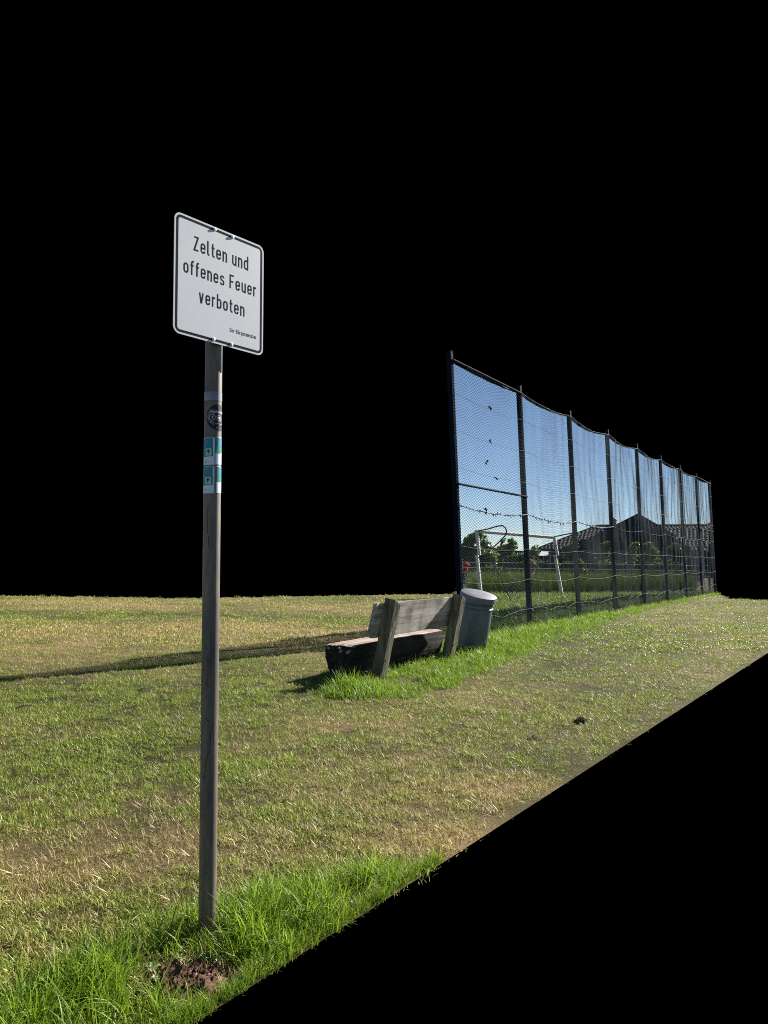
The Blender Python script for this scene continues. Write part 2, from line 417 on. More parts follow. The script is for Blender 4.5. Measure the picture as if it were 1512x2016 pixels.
# strip of long grass beside the road, long verge along the net, rough grass behind it
STRIP = [(-2.2, 1.2), (-1.75, 2.35), (-1.319, 2.79), (-1.06, 3.33), (-.775, 3.50), (-.535, 3.69), (-.14, 3.91), (.18, 4.0), (.33, 4.0), (E1 + RD * 1.75)[:2], (E1 - RD * 3)[:2]]
FX, FY, FA, BAY, FH = 1.532, 14.87, 1.0, 3.432, 5.537
FU = Vector((math.cos(FA), math.sin(FA), 0)); FN = Vector((math.sin(FA), -math.cos(FA), 0))      # along the net, towards the road
LEAN = Vector((-.303, -.13, 0)) / FH
FB = Vector((FX, FY, 0))
VERGE = [(-.9, 9.0), (-.62, 8.5), (-.1, 8.42), (.30, 8.45), (.80, 9.35), (1.35, 10.4), (2.03, 11.9), (2.6, 13.2), (3.38, 14.75), (5.7, 19.35), (8.1, 23.7), (10.5, 27.7), (15.6, 35.7),
         (16.6, 37.9), (16.1, 37.9), (7.4, 24.3), (2.2, 16.2), (1.2, 14.6), (.95, 13.2), (.3, 11.9), (-.55, 10.7), (-.95, 9.9)]
ROUGH = [(1.75, 16.0), (16.0, 37.6), (16.3, 38.6), (3.1, 33.2)]
MEADOW = [(3.85, 33.05), (15.4, 38.2), (20.6, 51.5), (6.2, 57)]

def edge_dist(P, poly, first=0):
    d = np.full(len(P), 9.)
    for i in range(first, len(poly)):
        a = np.array(poly[i - 1], float)[:2]; c = np.array(poly[i], float)[:2]; ab = c - a
        t = np.clip(((P - a) @ ab) / (ab @ ab), 0, 1); d = np.minimum(d, np.hypot(*(P - a - t[:, None] * ab).T))
    return d

lawnP = [blade_mesh('lawn_tuft', M['lawn'], 26, .012, .040, .0030, .055, .9, 2, 1.15, i) for i in range(6)]
thatP = [blade_mesh('thatch', M['thatch'], 16, .02, .065, .0028, .07, .5, 2, 1.55, 30 + i) for i in range(4)]
lawnF = [blade_mesh('lawn_tuft_far', M['lawn'], 18, .02, .055, .009, .10, 1.4, 2, 1.1, 20 + i) for i in range(5)]
longP = [blade_mesh('long_tuft', M['long'], 10, .06, .235, .0050, .05, 1.7, 5, .65, 40 + i) for i in range(7)]
vergeP = [blade_mesh('verge_tuft', M['verge'], 12, .07, .24, .008, .09, 1.4, 3, .6, 60 + i) for i in range(6)]
roughP = [blade_mesh('rough_tuft', M['rough'], 14, .07, .2, .014, .16, 1.2, 2, .6, 80 + i) for i in range(4)]
meadP = [blade_mesh('meadow_tuft', M['meadow'], 22, .55, 1.12, .016, .28, .7, 4, .22, 100 + i) for i in range(6)]

def rots(n, tilt=.15):
    return np.stack([RNG.normal(0, tilt, n), RNG.normal(0, tilt, n), RNG.uniform(0, 2 * PI, n)], 1)

P = ring_points([(1.9, 4, 800), (4, 6, 640), (6, 9, 420), (9, 13, 230)], OUTLINE, .045)
P = P[~inside(P, VERGE)]
cl = np.array([.8 * noise.noise((x * 1.1, y * 1.1, 9.0)) + .8 * noise.noise((x * 5.0, y * 5.0, 3.0)) for x, y in P])
keep = RNG.random(len(P)) < np.clip(.92 + cl * 1.1, .22, 1); P = P[keep]; cl = cl[keep]
T = ring_points([(1.9, 4, 260), (4, 6, 200), (6, 9, 120), (9, 13, 55)], OUTLINE, .09); T = T[~inside(T, VERGE)]
sc = np.r_[RNG.uniform(.7, 1.25, len(P)) * (1 + .55 * np.clip(cl, -.6, .8)), RNG.uniform(.7, 1.3, len(T))]
pid = np.r_[RNG.integers(0, len(lawnP), len(P)), RNG.integers(len(lawnP), len(lawnP) + len(thatP), len(T))]; P = np.concatenate([P, T])
scatter('mown_grass', np.c_[P, zof(P)], rots(len(P), .2), sc, pid, proto_collection('lawn_tufts', lawnP + thatP),
        label='short dry mown grass of the field around the sign pole', cat='grass', kind='stuff')
P = ring_points([(13, 19, 90), (19, 27, 48), (27, 36, 30)], OUTLINE, .08)
P = P[~inside(P, VERGE)]; P = P[~inside(P, ROUGH)]; P = P[~inside(P, MEADOW)]
cl = np.array([noise.noise((x * .9, y * .9, 9.0)) + .6 * noise.noise((x * 2.5, y * 2.5, 3.0)) for x, y in P])
keep = RNG.random(len(P)) < np.clip(.95 + cl * .95, .25, 1); P = P[keep]; cl = cl[keep]
scatter('far_mown_grass', np.c_[P, zof(P)], rots(len(P), .25), RNG.uniform(.7, 1.3, len(P)) * (1 + .4 * np.clip(cl, -.6, .8)), RNG.integers(0, len(lawnF), len(P)), proto_collection('far_lawn_tufts', lawnF),
        label='mown grass of the far half of the field, beyond the bench', cat='grass', kind='stuff')

P = sample(9800, -2.4, .8, 1.9, 4.1); P = P[inside(P, STRIP) & (road_w(P) > .03)]
mound = np.hypot((P[:, 0] + .69) / .17, (P[:, 1] - 2.88) / .125)
edge = np.array([noise.noise((x * 3, y * 3, 2.0)) for x, y in P])
keep = (RNG.random(len(P)) < np.clip((mound - .75) * 1.4, 0, 1)) & (RNG.random(len(P)) < .72 + 1.2 * edge)
P = P[keep]; sc = RNG.uniform(.5, 1.15, len(P)) * (1 + .3 * edge[keep])
sc *= np.clip(np.hypot((P[:, 0] + .69) / .3, (P[:, 1] - 2.9) / .25), .45, 1)
sc *= np.clip(.5 + road_w(P) * 3, .5, 1)
sc *= np.clip(.40 + 2.6 * edge_dist(P, STRIP[:9], 1), .40, 1.12)
sc *= np.where(np.hypot(P[:, 0] + .68, P[:, 1] - 3.17) < .13, .45, 1)
fr = np.array([(E1 + RD * t + RN * w)[:2] for t, w in zip(RNG.uniform(-1.2, 1.7, 800), RNG.uniform(.008, .06, 800))])
P = np.concatenate([P, fr]); sc = np.concatenate([sc, RNG.uniform(.22, .5, 800)])
scatter('long_grass', np.c_[P, zof(P)], rots(len(P), .2), sc, RNG.integers(0, len(longP), len(P)), proto_collection('long_tufts', longP),
        label='long fresh green grass around the foot of the sign pole', cat='grass', kind='stuff')

def band_sample(poly, bands):
    out = []
    xs = [p[0] for p in poly]; ys = [p[1] for p in poly]
    for y0, y1, d in bands:
        a, b = max(min(ys), y0), min(max(ys), y1)
        if b <= a: continue
        P = sample(int(d * (max(xs) - min(xs)) * (b - a)), min(xs), max(xs), a, b); out.append(P[inside(P, poly)])
    return np.concatenate(out)
P = band_sample(VERGE, [(8, 14, 330), (14, 22, 150), (22, 30, 75), (30, 40, 60)])
e2 = np.array([noise.noise((x * 1.5, y * 1.5, 5.0)) for x, y in P])
loc = np.array([((x + .042) * math.cos(math.radians(60)) + (y - 9.966) * math.sin(math.radians(60)), -(x + .042) * math.sin(math.radians(60)) + (y - 9.966) * math.cos(math.radians(60))) for x, y in P])
under = (loc[:, 0] > -.45) & (loc[:, 0] < 2.25) & (loc[:, 1] > .05) & (loc[:, 1] < .62)
keep = ~(under & (RNG.random(len(P)) < .93)) & (RNG.random(len(P)) < .95 + .5 * e2); P = P[keep]; e2 = e2[keep]; loc = loc[keep]
low = np.where((loc[:, 0] < 2.3) & (loc[:, 0] > -.9) & (loc[:, 1] > -.45), .72, 1.0)
ed = edge_dist(P, VERGE)
scatter('verge_grass', np.c_[P, zof(P)], rots(len(P), .25), RNG.uniform(.45, 1.15, len(P)) * (1 + .6 * e2) * np.clip(.5 + ed * 1.1, .5, 1) * low, RNG.integers(0, len(vergeP), len(P)), proto_collection('verge_tufts', vergeP),
        label='bright green unmown grass along the net and around the bench', cat='grass', kind='stuff')
P = band_sample(ROUGH, [(15, 24, 70), (24, 40, 40)])
scatter('rough_grass', np.c_[P, zof(P)], rots(len(P), .2), RNG.uniform(.6, 1.2, len(P)), RNG.integers(0, len(roughP), len(P)), proto_collection('rough_tufts', roughP),
        label='rough green grass in front of the goal, behind the net', cat='grass', kind='stuff')
P = np.concatenate([band_sample(MEADOW, [(33, 58, 7)]), band_sample([(3.85, 33.1), (15.35, 38.0), (15.6, 39.2), (3.95, 34.4)], [(33, 40, 45)])])
scatter('meadow_grass', np.c_[P, np.zeros(len(P))], rots(len(P), .1), RNG.uniform(.75, 1.1, len(P)), RNG.integers(0, len(meadP), len(P)), proto_collection('meadow_tufts', meadP),
        label='tall meadow grass with a shaded front edge behind the goal', cat='grass', kind='stuff')

# ------------------------------------------------------------------ ball stop net
fence = empty('ball_stop_fence', FB, FA, label='tall ball-stop net on nine navy steel posts along the field', cat='sports fence')
FLX, FLY = LEAN.dot(FU), LEAN.dot(Vector((-FU.y, FU.x, 0)))     # lean in the net's own axes (x along, y away from the road)
SX = [0, 1, 2, 3, 4, 5, 6, 7, 7.968]
def fpt(s, z, off=0.0): return Vector((s * BAY + FLX * z, FLY * z + off, z))
post_me = None
for k, s in enumerate(SX):
    if post_me is None:
        b = MB(); w = .052
        prof = [(-w, -w), (w, -w), (w, w), (-w, w)]
        top = 5.55
        vs = [(x, y, -.3) for x, y in prof] + [(x + FLX * top, y + FLY * top, top) for x, y in prof]
        vs = [(x - (FLX * .3 if z < 0 else 0), y - (FLY * .3 if z < 0 else 0), z) for x, y, z in vs]
        b.add(vs, [(3, 2, 1, 0), (4, 5, 6, 7), (0, 1, 5, 4), (1, 2, 6, 5), (2, 3, 7, 6), (3, 0, 4, 7)])
        post_me = b.mesh('post', M['navy'], bevel=.006)
        b = MB(); b.box((0, 0, 0), .112, .112, .012); cap_me = b.mesh('post_cap', M['navy'], bevel=.004)
    p = link('post', post_me, fence); p.location = (s * BAY, 0, 0)
    c = link('post_cap', cap_me, p); c.location = (FLX * 5.556, FLY * 5.556, 5.556)
    if k in (3,): p.rotation_euler = (0, .004, 0)
for s0, s1, z in ((0, 1, 5.385), (0, 1, 2.98), (7, 7.968, 5.385), (7, 7.968, 3.02)):
    b = MB(); b.tube([fpt(s0, z, -.07), fpt(s1, z - (.02 if z > 5 else 0), -.07)], .024, 10)
    b.build('cross_rail', M['galv'], fence, smooth=True)

SAG = [.05, .06, .10, .09, .08, .06, .04, .03]
def ztop(k, t):
    a = 4 * t * (1 - t)
    return 5.40 - SAG[k] * a - (.07 * math.sin(t * PI) * (1 - t) if k > 0 else 0) - .015 * abs(math.sin(t * 23 + k))
def net_disp(k, t, z):
    """Out-of-plane billow and sideways gathering of the hanging net."""
    edge = min(1, 6 * t * (1 - t) * 1.2)
    fold = .2 if k == 0 else (.6 if k < 3 else 1.0)
    s = k + t
    o = .09 * edge * noise.noise((s * 1.6, z * .55, 3.3)) + fold * .028 * edge * noise.noise((s * 11, z * .8, 8.0))
    dx = fold * .016 * edge * noise.noise((s * 6.5 + .25 * z, z * .5, 12.0)) + .02 * edge * noise.noise((s * 3, z * 1.6, 2.0))
    dz = -.05 * edge * (1 + noise.noise((s * 2, z * .4, 6.0)))
    return dx, o - .065, dz
ROPE_Z = (4.745, 4.03, 3.31, 2.57, 1.78, 1.10, .42)
CW, CH, TW = .072, .062, .0031
SKY_FILM_Z = [(1.62, 1.62), (1.62, 1.68), (2.1, 2.2), (2.35, 2.35), (2.45, 2.45), (2.5, 2.5), (2.5, 2.5), (2.5, 2.5)]
for k in range(8):
    s0, s1 = SX[k], SX[k + 1]; W = (s1 - s0) * BAY; Z0 = .06
    def npt(x, z, k=k, s0=s0, W=W):
        t = min(1, max(0, x / W)); zt = ztop(k, t); zz = Z0 + z * (zt - Z0) / 5.40
        dx, o, dz = net_disp(k, t, zz)
        m = 0 if z <= 0 else min(1, (5.4 - z) / .3) * min(1, z / .3)
        q = fpt(0, zz + dz * m, o); q.x += s0 * BAY + x + dx; return q
    v = []; f = []
    slope = CH / CW; H = 5.40; NR = int(H / CH) * 2
    nx = int(round(W / CW)); cw = W / nx
    def strand(pts):
        b0 = len(v)
        for i, p in enumerate(pts):
            d = (pts[min(i + 1, len(pts) - 1)] - pts[max(i - 1, 0)])
            n = Vector((-d.z, 0, d.x)); n = n.normalized() if n.length > 1e-9 else Vector((1, 0, 0))
            v.extend([tuple(p + n * TW), tuple(p - n * TW * .6 + Vector((0, TW, 0))), tuple(p - n * TW * .6 - Vector((0, TW, 0)))])
        for i in range(len(pts) - 1):
            a = b0 + 3 * i
            for j in range(3): f.append((a + j, a + (j + 1) % 3, a + 3 + (j + 1) % 3, a + 3 + j))
    for sg in (1, -1):
        rise = H / CH * cw                                # horizontal run of one strand over the full height
        n_str = nx + int(H / CH) + 1
        for i in range(-int(H / CH) - 1, nx + 1):
            x_at0 = i * cw if sg > 0 else W - i * cw
            pts = []
            r_ = 0
            steps = int(H / CH)
            for j in range(0, steps * 1 + 1):
                x = x_at0 + sg * j * cw; z = j * CH
                if -1e-6 <= x <= W + 1e-6: pts.append(npt(x, z))
            if len(pts) > 1: strand(pts)
    me = bpy.data.meshes.new('netting'); me.from_pydata(v, [], f); me.materials.append(M['net']); me.update()
    net = link('netting', me, fence)
    # edge cord and ropes threaded through this bay
    b = MB(); b.tube([npt(W * i / 24, 5.40) + Vector((0, 0, .004)) for i in range(25)], .006, 6)
    b.build('edge_cord', M['rope_dark'], net, smooth=True)
    for ri, rz in enumerate(ROPE_Z):
        pts = []
        for i in range(25):
            t = i / 24; x = t * W
            sag = (.05, .05, .05, .09, .05, .08, .10)[ri] * 4 * t * (1 - t) + .008 * noise.noise((k * 7 + t * 6, rz, 1))
            if ri == 6: sag -= .07 * abs(math.sin(t * PI * (2 + k % 2)))
            dx, o, dz = net_disp(k, t, rz); q = fpt(0, rz - sag, o - .012); q.x += s0 * BAY + x; pts.append(q)
        b = MB()
        thick = ri == 3 and k < 3
        b.tube(pts, .010 if thick else (.0032 if ri < 4 else .0028), 5)
        if thick:                                          # gathered twigs and knots along the slack rope
            rr = random.Random(50 + k)
            for j in range(34):
                i = rr.randrange(1, 24); p = pts[i] + (pts[i - 1] - pts[i]) * rr.random()
                q = p + Vector((rr.uniform(-.09, .09), rr.uniform(-.03, .01), rr.uniform(-.07, .05)))
                b.tube([p, (p + q) / 2 + Vector((0, 0, .01)), q], [.013, .010, .004], 4)
        b.build('rope', M['rope_dark'] if ri < 4 else M['rope_light'], net, smooth=True)
    # invented sheet hung on the upper net, only there to reveal the sky
    za, zb = SKY_FILM_Z[k]; n = 12; v = []; f = []
    for i in range(n + 1):
        t = i / n; x = t * W; zlo = za + (zb - za) * t
        for z in (zlo, ztop(k, t) - .006):
            q = fpt(0, z, .03); q.x += s0 * BAY + x; v.append(tuple(q))
    for i in range(n): f.append((2 * i, 2 * i + 2, 2 * i + 3, 2 * i + 1))
    me = bpy.data.meshes.new('added_sky_film'); me.from_pydata(v, [], f); me.materials.append(M['film'])
    me.polygons.foreach_set('use_smooth', [True] * n); me.update()
    fo = link('added_sky_film', me, net); fo.cycles.is_caustics_caster = True
# withered leaves caught in the first bay
rr = random.Random(3)
for (s, z, tl) in ((.459, 4.72, -.35), (.438, 4.01, -.3), (.373, 3.54, .8), (.495, 3.25, -.3), (.33, 2.55, -.2)):
    b = MB()
    for j in range(9):
        a = tl + rr.uniform(-.5, .5); L = rr.uniform(.03, .09) * rr.choice((-1, 1)); p = fpt(s, z, -.10)
        q = p + Vector((math.cos(a) * L, rr.uniform(-.03, .03), math.sin(a) * L))
        b.tube([p, (p + q) / 2, q], [.012, .016, .004], 5)
    b.build('withered_leaf_clump', M['debris'], fence, smooth=True)

# ------------------------------------------------------------------ sign on its pole
PB = Vector((-.706, 3.272, 0))
sign = empty('sign_post', PB, 0, label='white German notice sign on a tall weathered steel pole', cat='sign')
PR = .0362; PLX = -.038 / 2.43
def pc(z): return Vector((PLX * z, 0, z))
b = MB(); b.tube([pc(-.2), pc(.6), pc(1.2), pc(1.8), pc(2.4), pc(2.9)], PR, 40)
pole = b.build('pole', M['pole'], sign, smooth=True)
b = MB(); b.tube([pc(2.9), pc(2.925)], [PR + .002, PR + .001], 32); b.build('pole_cap', M['dark'], sign, smooth=True)
FACE0 = -math.radians(77)
def on_pole(x, z, lift):
    """x metres round the pole from the side that faces the path (right +), z height."""
    a = FACE0 + x / PR; r = PR + lift; c = pc(z)
    return Vector((c.x + r * math.cos(a), c.y + r * math.sin(a), c.z))
def wrap_rect(b, x0, x1, z0, z1, lift, mi=0, n=14, slant=0.0):
    vs = []; fs = []
    for i in range(n + 1):
        t = i / n; x = x0 + (x1 - x0) * t
        vs += [on_pole(x, z0 + slant * t, lift), on_pole(x, z1, lift)]
    for i in range(n): fs.append((2 * i, 2 * i + 2, 2 * i + 3, 2 * i + 1))
    b.add(vs, fs, mi)
def wrap_poly(b, pts, lift, mi=0):
    b.add([on_pole(x, z, lift) for x, z in pts], [tuple(range(len(pts)))], mi)
def wrap_line(b, pts, w, lift, mi=0):
    for (x0, z0), (x1, z1) in zip(pts[:-1], pts[1:]):
        dx, dz = x1 - x0, z1 - z0; L = math.hypot(dx, dz) or 1; nx_, nz = -dz / L * w / 2, dx / L * w / 2
        wrap_poly(b, [(x0 - nx_, z0 - nz), (x1 - nx_, z1 - nz), (x1 + nx_, z1 + nz), (x0 + nx_, z0 + nz)], lift, mi)
def flat(name, c, rough=.5): return mottled(name, tuple(x * .93 for x in c), c, 15, rough, 0, 0, spec=.2)
ST = [flat('sticker_white', (.62, .66, .72)), flat('sticker_blue', (.035, .20, .27)), flat('sticker_green', (.012, .26, .17)), flat('sticker_black', (.012, .013, .02)), flat('sticker_pale', (.42, .56, .60)), flat('sticker_print', (.5, .52, .55))]
def zpix(y): return EYE + (1008 - y) / 0 if False else at(420, y, PB.y).z
def hike_sticker(x0, x1, ytop, ybot, arrow):
    z1, z0 = zpix(ytop), zpix(ybot); h = z1 - z0; w = x1 - x0
    b = MB(); wrap_rect(b, x0, x1, z0, z1, .0006, 0)
    wrap_rect(b, x0, x1 - .007 if arrow else x1, z0 + h * .60, z1 - h * .02, .0009, 1)
    wrap_rect(b, x0, x1 - .006 if arrow else x1 - w * .25, z0 + h * (.26 if arrow else .40), z0 + h * .62, .0011, 2, slant=h * .06)
    if arrow:
        c = x1 - .0265; zc = z0 + h * .47; q = .0135
        wrap_rect(b, c - q, c + q, zc - q * 1.1, zc + q * 1.1, .0014, 4, 6)
        wrap_line(b, [(c, zc - .011), (c, zc + .009)], .0044, .0017, 3)
        wrap_line(b, [(c - .0085, zc + .0005), (c, zc + .0095), (c + .0085, zc + .0005)], .0042, .00185, 3)
        wrap_line(b, [(x1 - .045, z0 + h * .15), (x1 - .031, z0 + h * .15)], .0022, .0014, 2)
        wrap_line(b, [(x1 - .045, z0 + h * .885), (x1 - .028, z0 + h * .885)], .0022, .0014, 4)
        wrap_line(b, [(x1 - .046, z0 + h * .09), (x1 - .034, z0 + h * .09)], .0020, .0014, 3)
    else:
        wrap_poly(b, [(x0 + .004, z0 + h * .42), (x0 + .022, z0 + h * .38), (x0 + .022, z0 + h * .66), (x0 + .008, z0 + h * .64)], .0014, 2)
    return b.build('sticker', ST, sign)
hike_sticker(-.082, .0078, 864, 917, True); hike_sticker(.0115, .085, 862, 915.5, False)
hike_sticker(-.082, .0078, 920.5, 972.5, True); hike_sticker(.0150, .088, 919, 971, False)
# round black band sticker with pale scribbled print
b = MB(); R_ = .057; cx = .0272; cz = zpix(824)
vs = [on_pole(cx, cz, .0008)]; fs = []
for ring in (.34, .67, 1):
    vs += [on_pole(cx + R_ * ring * math.cos(2 * PI * i / 40), cz + R_ * ring * math.sin(2 * PI * i / 40), .0008) for i in range(40)]
for i in range(40):
    j = (i + 1) % 40; fs.append((0, 1 + i, 1 + j))
    for q in range(2): fs.append((1 + q * 40 + i, 41 + q * 40 + i, 41 + q * 40 + j, 1 + q * 40 + j))
b.add(vs, fs, 3)
def circ(x, z, r, n=14): return [(x + r * math.cos(2 * PI * i / n), z + r * math.sin(2 * PI * i / n)) for i in range(n + 1)]
wrap_line(b, circ(cx - .031, cz - .001, .013), .0018, .0011, 5); wrap_line(b, circ(cx + .001, cz - .001, .012), .0018, .0011, 5)
wrap_poly(b, circ(cx + .001, cz - .001, .0065, 10)[:-1], .0012, 5)
wrap_line(b, [(cx - .035, cz + .003), (cx - .028, cz + .003), (cx - .029, cz - .002), (cx - .032, cz - .006)], .0018, .0012, 5)
rr = random.Random(11)
for i in range(9):                                        # script-like strokes
    x = cx - .038 + i * .0075; wrap_line(b, [(x, cz + .018), (x + .002, cz + .029 + rr.uniform(-.002, .003)), (x + .0045, cz + .019), (x + .007, cz + .024)], .0017, .0012, 5)
wrap_line(b, [(cx - .024, cz + .036), (cx + .03, cz + .036)], .0028, .0012, 5); wrap_line(b, [(cx - .022, cz + .041), (cx + .022, cz + .041)], .0016, .0012, 5)
wrap_line(b, [(cx - .030, cz - .029), (cx - .022, cz - .021), (cx + .03, cz - .021), (cx + .03, cz - .033), (cx - .024, cz - .033), (cx - .030, cz - .029)], .0017, .0012, 5)
for i in range(6): wrap_line(b, [(cx - .018 + i * .008, cz - .027), (cx - .013 + i * .008, cz - .027)], .002, .0012, 5)
wrap_line(b, [(cx - .036, cz - .017), (cx - .040, cz - .024), (cx - .034, cz - .026), (cx - .033, cz - .018)], .0016, .0012, 5)
wrap_line(b, [(cx - .012, cz - .044), (cx + .012, cz - .044)], .003, .0012, 5)
b.build('round_sticker', ST, sign, label='round black sticker with pale line print')
b = MB(); wrap_rect(b, -.11, .11, zpix(791), zpix(774), .0009, 0, 40); b.build('tape_band', M['tape'], sign, smooth=True)
b = MB()                                                   # pen scribbles low on the pole
pts = [((413 + i * 1.05 - 6), 1528 - i * 6.2 + rr.uniform(-4, 4)) for i in range(18)]
wrap_line(b, [((x - 418) / 456 + rr.uniform(-.004, .004), zpix(y)) for x, y in pts], .0018, .0005)
b.build('pen_scribble', ST[3], sign)
for y in (1290, 1296, 1410, 1342):
    b = MB(); wrap_line(b, [(-.016, zpix(y)), (-.006, zpix(y + 7)), (.004, zpix(y + 8))], .0022, .0005); b.build('pen_scribble', ST[3], sign)
for y in (1000, 1012, 1030, 1055):
    b = MB(); wrap_line(b, [(-.022 + .004 * (y % 3), zpix(y)), (-.0225 + .004 * (y % 3), zpix(y + 22))], .0022, .0005); b.build('pen_scribble', ST[3], sign)

# sheet
PSI = .87; SL = -.02; SW, SH = .472, .498
su = Vector((math.cos(PSI), math.sin(PSI), 0)); sup = Vector((math.sin(SL) * math.cos(PSI), math.sin(SL) * math.sin(PSI), math.cos(SL)))
sn = su.cross(sup); SC = Vector((-.709, 3.222, 2.691)) - PB
def sp(x, y, d=0.0): return SC + su * x + sup * y + sn * d
def rrect(w, h, r, n=8):
    pts = []
    for cx_, cy_, a0 in ((w - r, h - r, 0), (-w + r, h - r, 90), (-w + r, -h + r, 180), (w - r, -h + r, 270)):
        for i in range(n + 1):
            a = math.radians(a0 + 90 * i / n); pts.append((cx_ + r * math.cos(a), cy_ + r * math.sin(a)))
    return pts
o_ = rrect(SW / 2, SH / 2, .030)
b = MB(); n = len(o_)
b.add([sp(x, y, 0) for x, y in o_] + [sp(x, y, -.003) for x, y in o_], [tuple(range(n))] + [(i, i + n, (i + 1) % n + n, (i + 1) % n) for i in range(n)], 0)
b.add([sp(x, y, -.0031) for x, y in o_], [tuple(reversed(range(n)))], 1)
b.build('sign_sheet', [M['sign_white'], M['sign_back']], sign)
ou = rrect(SW / 2 - .0075, SH / 2 - .0075, .0235); inn = rrect(SW / 2 - .0190, SH / 2 - .0185, .0120)
b = MB(); b.add([sp(x, y, .00012) for x, y in ou] + [sp(x, y, .00012) for x, y in inn], [(i, (i + 1) % n, (i + 1) % n + n, i + n) for i in range(n)])
b.build('border_line', M['sign_black'], sign)
# DIN-like monoline letters: centre lines on a 7-unit cap height, stroke 1 unit; (points, corner radius or list)
RR = lambda pts, r=1.1: (pts, r)
GL = {
 'n': (2.2, [RR([(0, 0), (0, 5)]), RR([(0, 2.6), (0, 4.5), (2.2, 4.5), (2.2, 0)])]),
 'u': (2.2, [RR([(2.2, 0), (2.2, 5)]), RR([(2.2, 2.4), (2.2, .5), (0, .5), (0, 5)])]),
 'o': (2.3, ['O']), 'd': (2.3, ['O', RR([(2.3, 0), (2.3, 7)])]), 'b': (2.3, ['O', RR([(0, 0), (0, 7)])]),
 'e': (2.3, [([(0, 2.55), (2.3, 2.55), (2.3, 4.5), (0, 4.5), (0, .5), (2.2, .5), (2.2, 1.5)], [0, 0, 1.1, 1.1, 1.1, 1.0, 0])]),
 'l': (1.0, [RR([(0, 7), (0, .5), (1.1, .5)], .9)]),
 't': (1.6, [RR([(.5, 6.4), (.5, .5), (1.8, .5)], .9), RR([(-.3, 4.5), (1.7, 4.5)])]),
 'f': (1.6, [RR([(.5, 0), (.5, 6.5), (1.8, 6.5)], 1.0), RR([(-.3, 4.5), (1.6, 4.5)])]),
 's': (2.1, [RR([(2.1, 3.7), (2.1, 4.5), (.1, 4.5), (.1, 2.75), (2.1, 2.25), (2.1, .5), (0, .5), (0, 1.3)], .85)]),
 'r': (1.5, [RR([(0, 0), (0, 5)]), RR([(0, 2.6), (0, 4.5), (1.7, 4.5)])]),
 'v': (2.4, [RR([(.1, 5), (1.1, .05)], 0), RR([(2.3, 5), (1.3, .05)], 0), RR([(.9, .25), (1.5, .25)], 0)]),
 'Z': (2.7, [RR([(.1, 6.5), (2.55, 6.5), (.15, .5), (2.8, .5)], 0)]),
 'F': (2.2, [RR([(0, 0), (0, 6.5), (2.5, 6.5)], 0), RR([(0, 3.5), (2.2, 3.5)])]),
 'D': (2.6, [([(0, .5), (0, 6.5), (2.6, 6.5), (2.6, .5), (-.5, .5)], [0, 0, 1.4, 1.4, 0])]),
 'B': (2.5, [([(0, 0), (0, 6.5), (2.3, 6.5), (2.3, 3.6), (0, 3.6)], [0, 0, 1.2, 1.2, 0]), ([(0, 3.6), (2.5, 3.6), (2.5, .5), (0, .5)], [0, 1.2, 1.2, 0])]),
 'g': (2.3, ['O', RR([(2.3, 5), (2.3, -1.5), (.3, -1.5)])]),
 'm': (4.0, [RR([(0, 0), (0, 5)]), RR([(0, 2.6), (0, 4.5), (2.0, 4.5), (2.0, 0)], 1.0), RR([(2.0, 2.6), (2.0, 4.5), (4.0, 4.5), (4.0, 0)], 1.0)]),
 'i': (0, [RR([(0, 0), (0, 5)]), RR([(0, 6), (0, 7)])]),
}
GL['ü'] = (2.2, GL['u'][1] + [RR([(.45, 5.9), (.45, 6.9)]), RR([(1.75, 5.9), (1.75, 6.9)])])
def rounded(pts, rad):
    rs = rad if isinstance(rad, list) else [rad] * len(pts); out = [pts[0]]
    for i in range(1, len(pts) - 1):
        a, p, c = Vector(pts[i - 1]), Vector(pts[i]), Vector(pts[i + 1]); r = rs[i]
        d1, d2 = (a - p), (c - p); r = min(r, d1.length * .5 if i > 1 else d1.length, d2.length * .5 if i < len(pts) - 2 else d2.length)
        if r < .05: out.append(tuple(p)); continue
        d1.normalize(); d2.normalize(); s, e = p + d1 * r, p + d2 * r
        for j in range(9):
            t = j / 8; q = s * (1 - t) ** 2 + p * 2 * t * (1 - t) * .93 + e * t * t + (s + e) / 2 * 2 * t * (1 - t) * .07
            out.append(tuple(q))
    out.append(pts[-1]); return out
def ribbon(pts, w, closed=False):
    pts = [p for i, p in enumerate(pts) if i == 0 or (Vector(p) - Vector(pts[i - 1])).length > 1e-4]
    L, R2 = [], []; N = len(pts)
    for i in range(N):
        p = Vector(pts[i])
        a = Vector(pts[i - 1]) if (i > 0 or closed) else None; c = Vector(pts[(i + 1) % N]) if (i < N - 1 or closed) else None
        d1 = (p - a).normalized() if a is not None and (p - a).length > 1e-6 else None
        d2 = (c - p).normalized() if c is not None and (c - p).length > 1e-6 else None
        d1 = d1 or d2; d2 = d2 or d1
        n1, n2 = Vector((-d1.y, d1.x)), Vector((-d2.y, d2.x)); m_ = n1 + n2
        m_ = m_ / max(m_.length_squared / 2, .35)
        L.append(p + m_ * w / 2); R2.append(p - m_ * w / 2)
    return L, R2
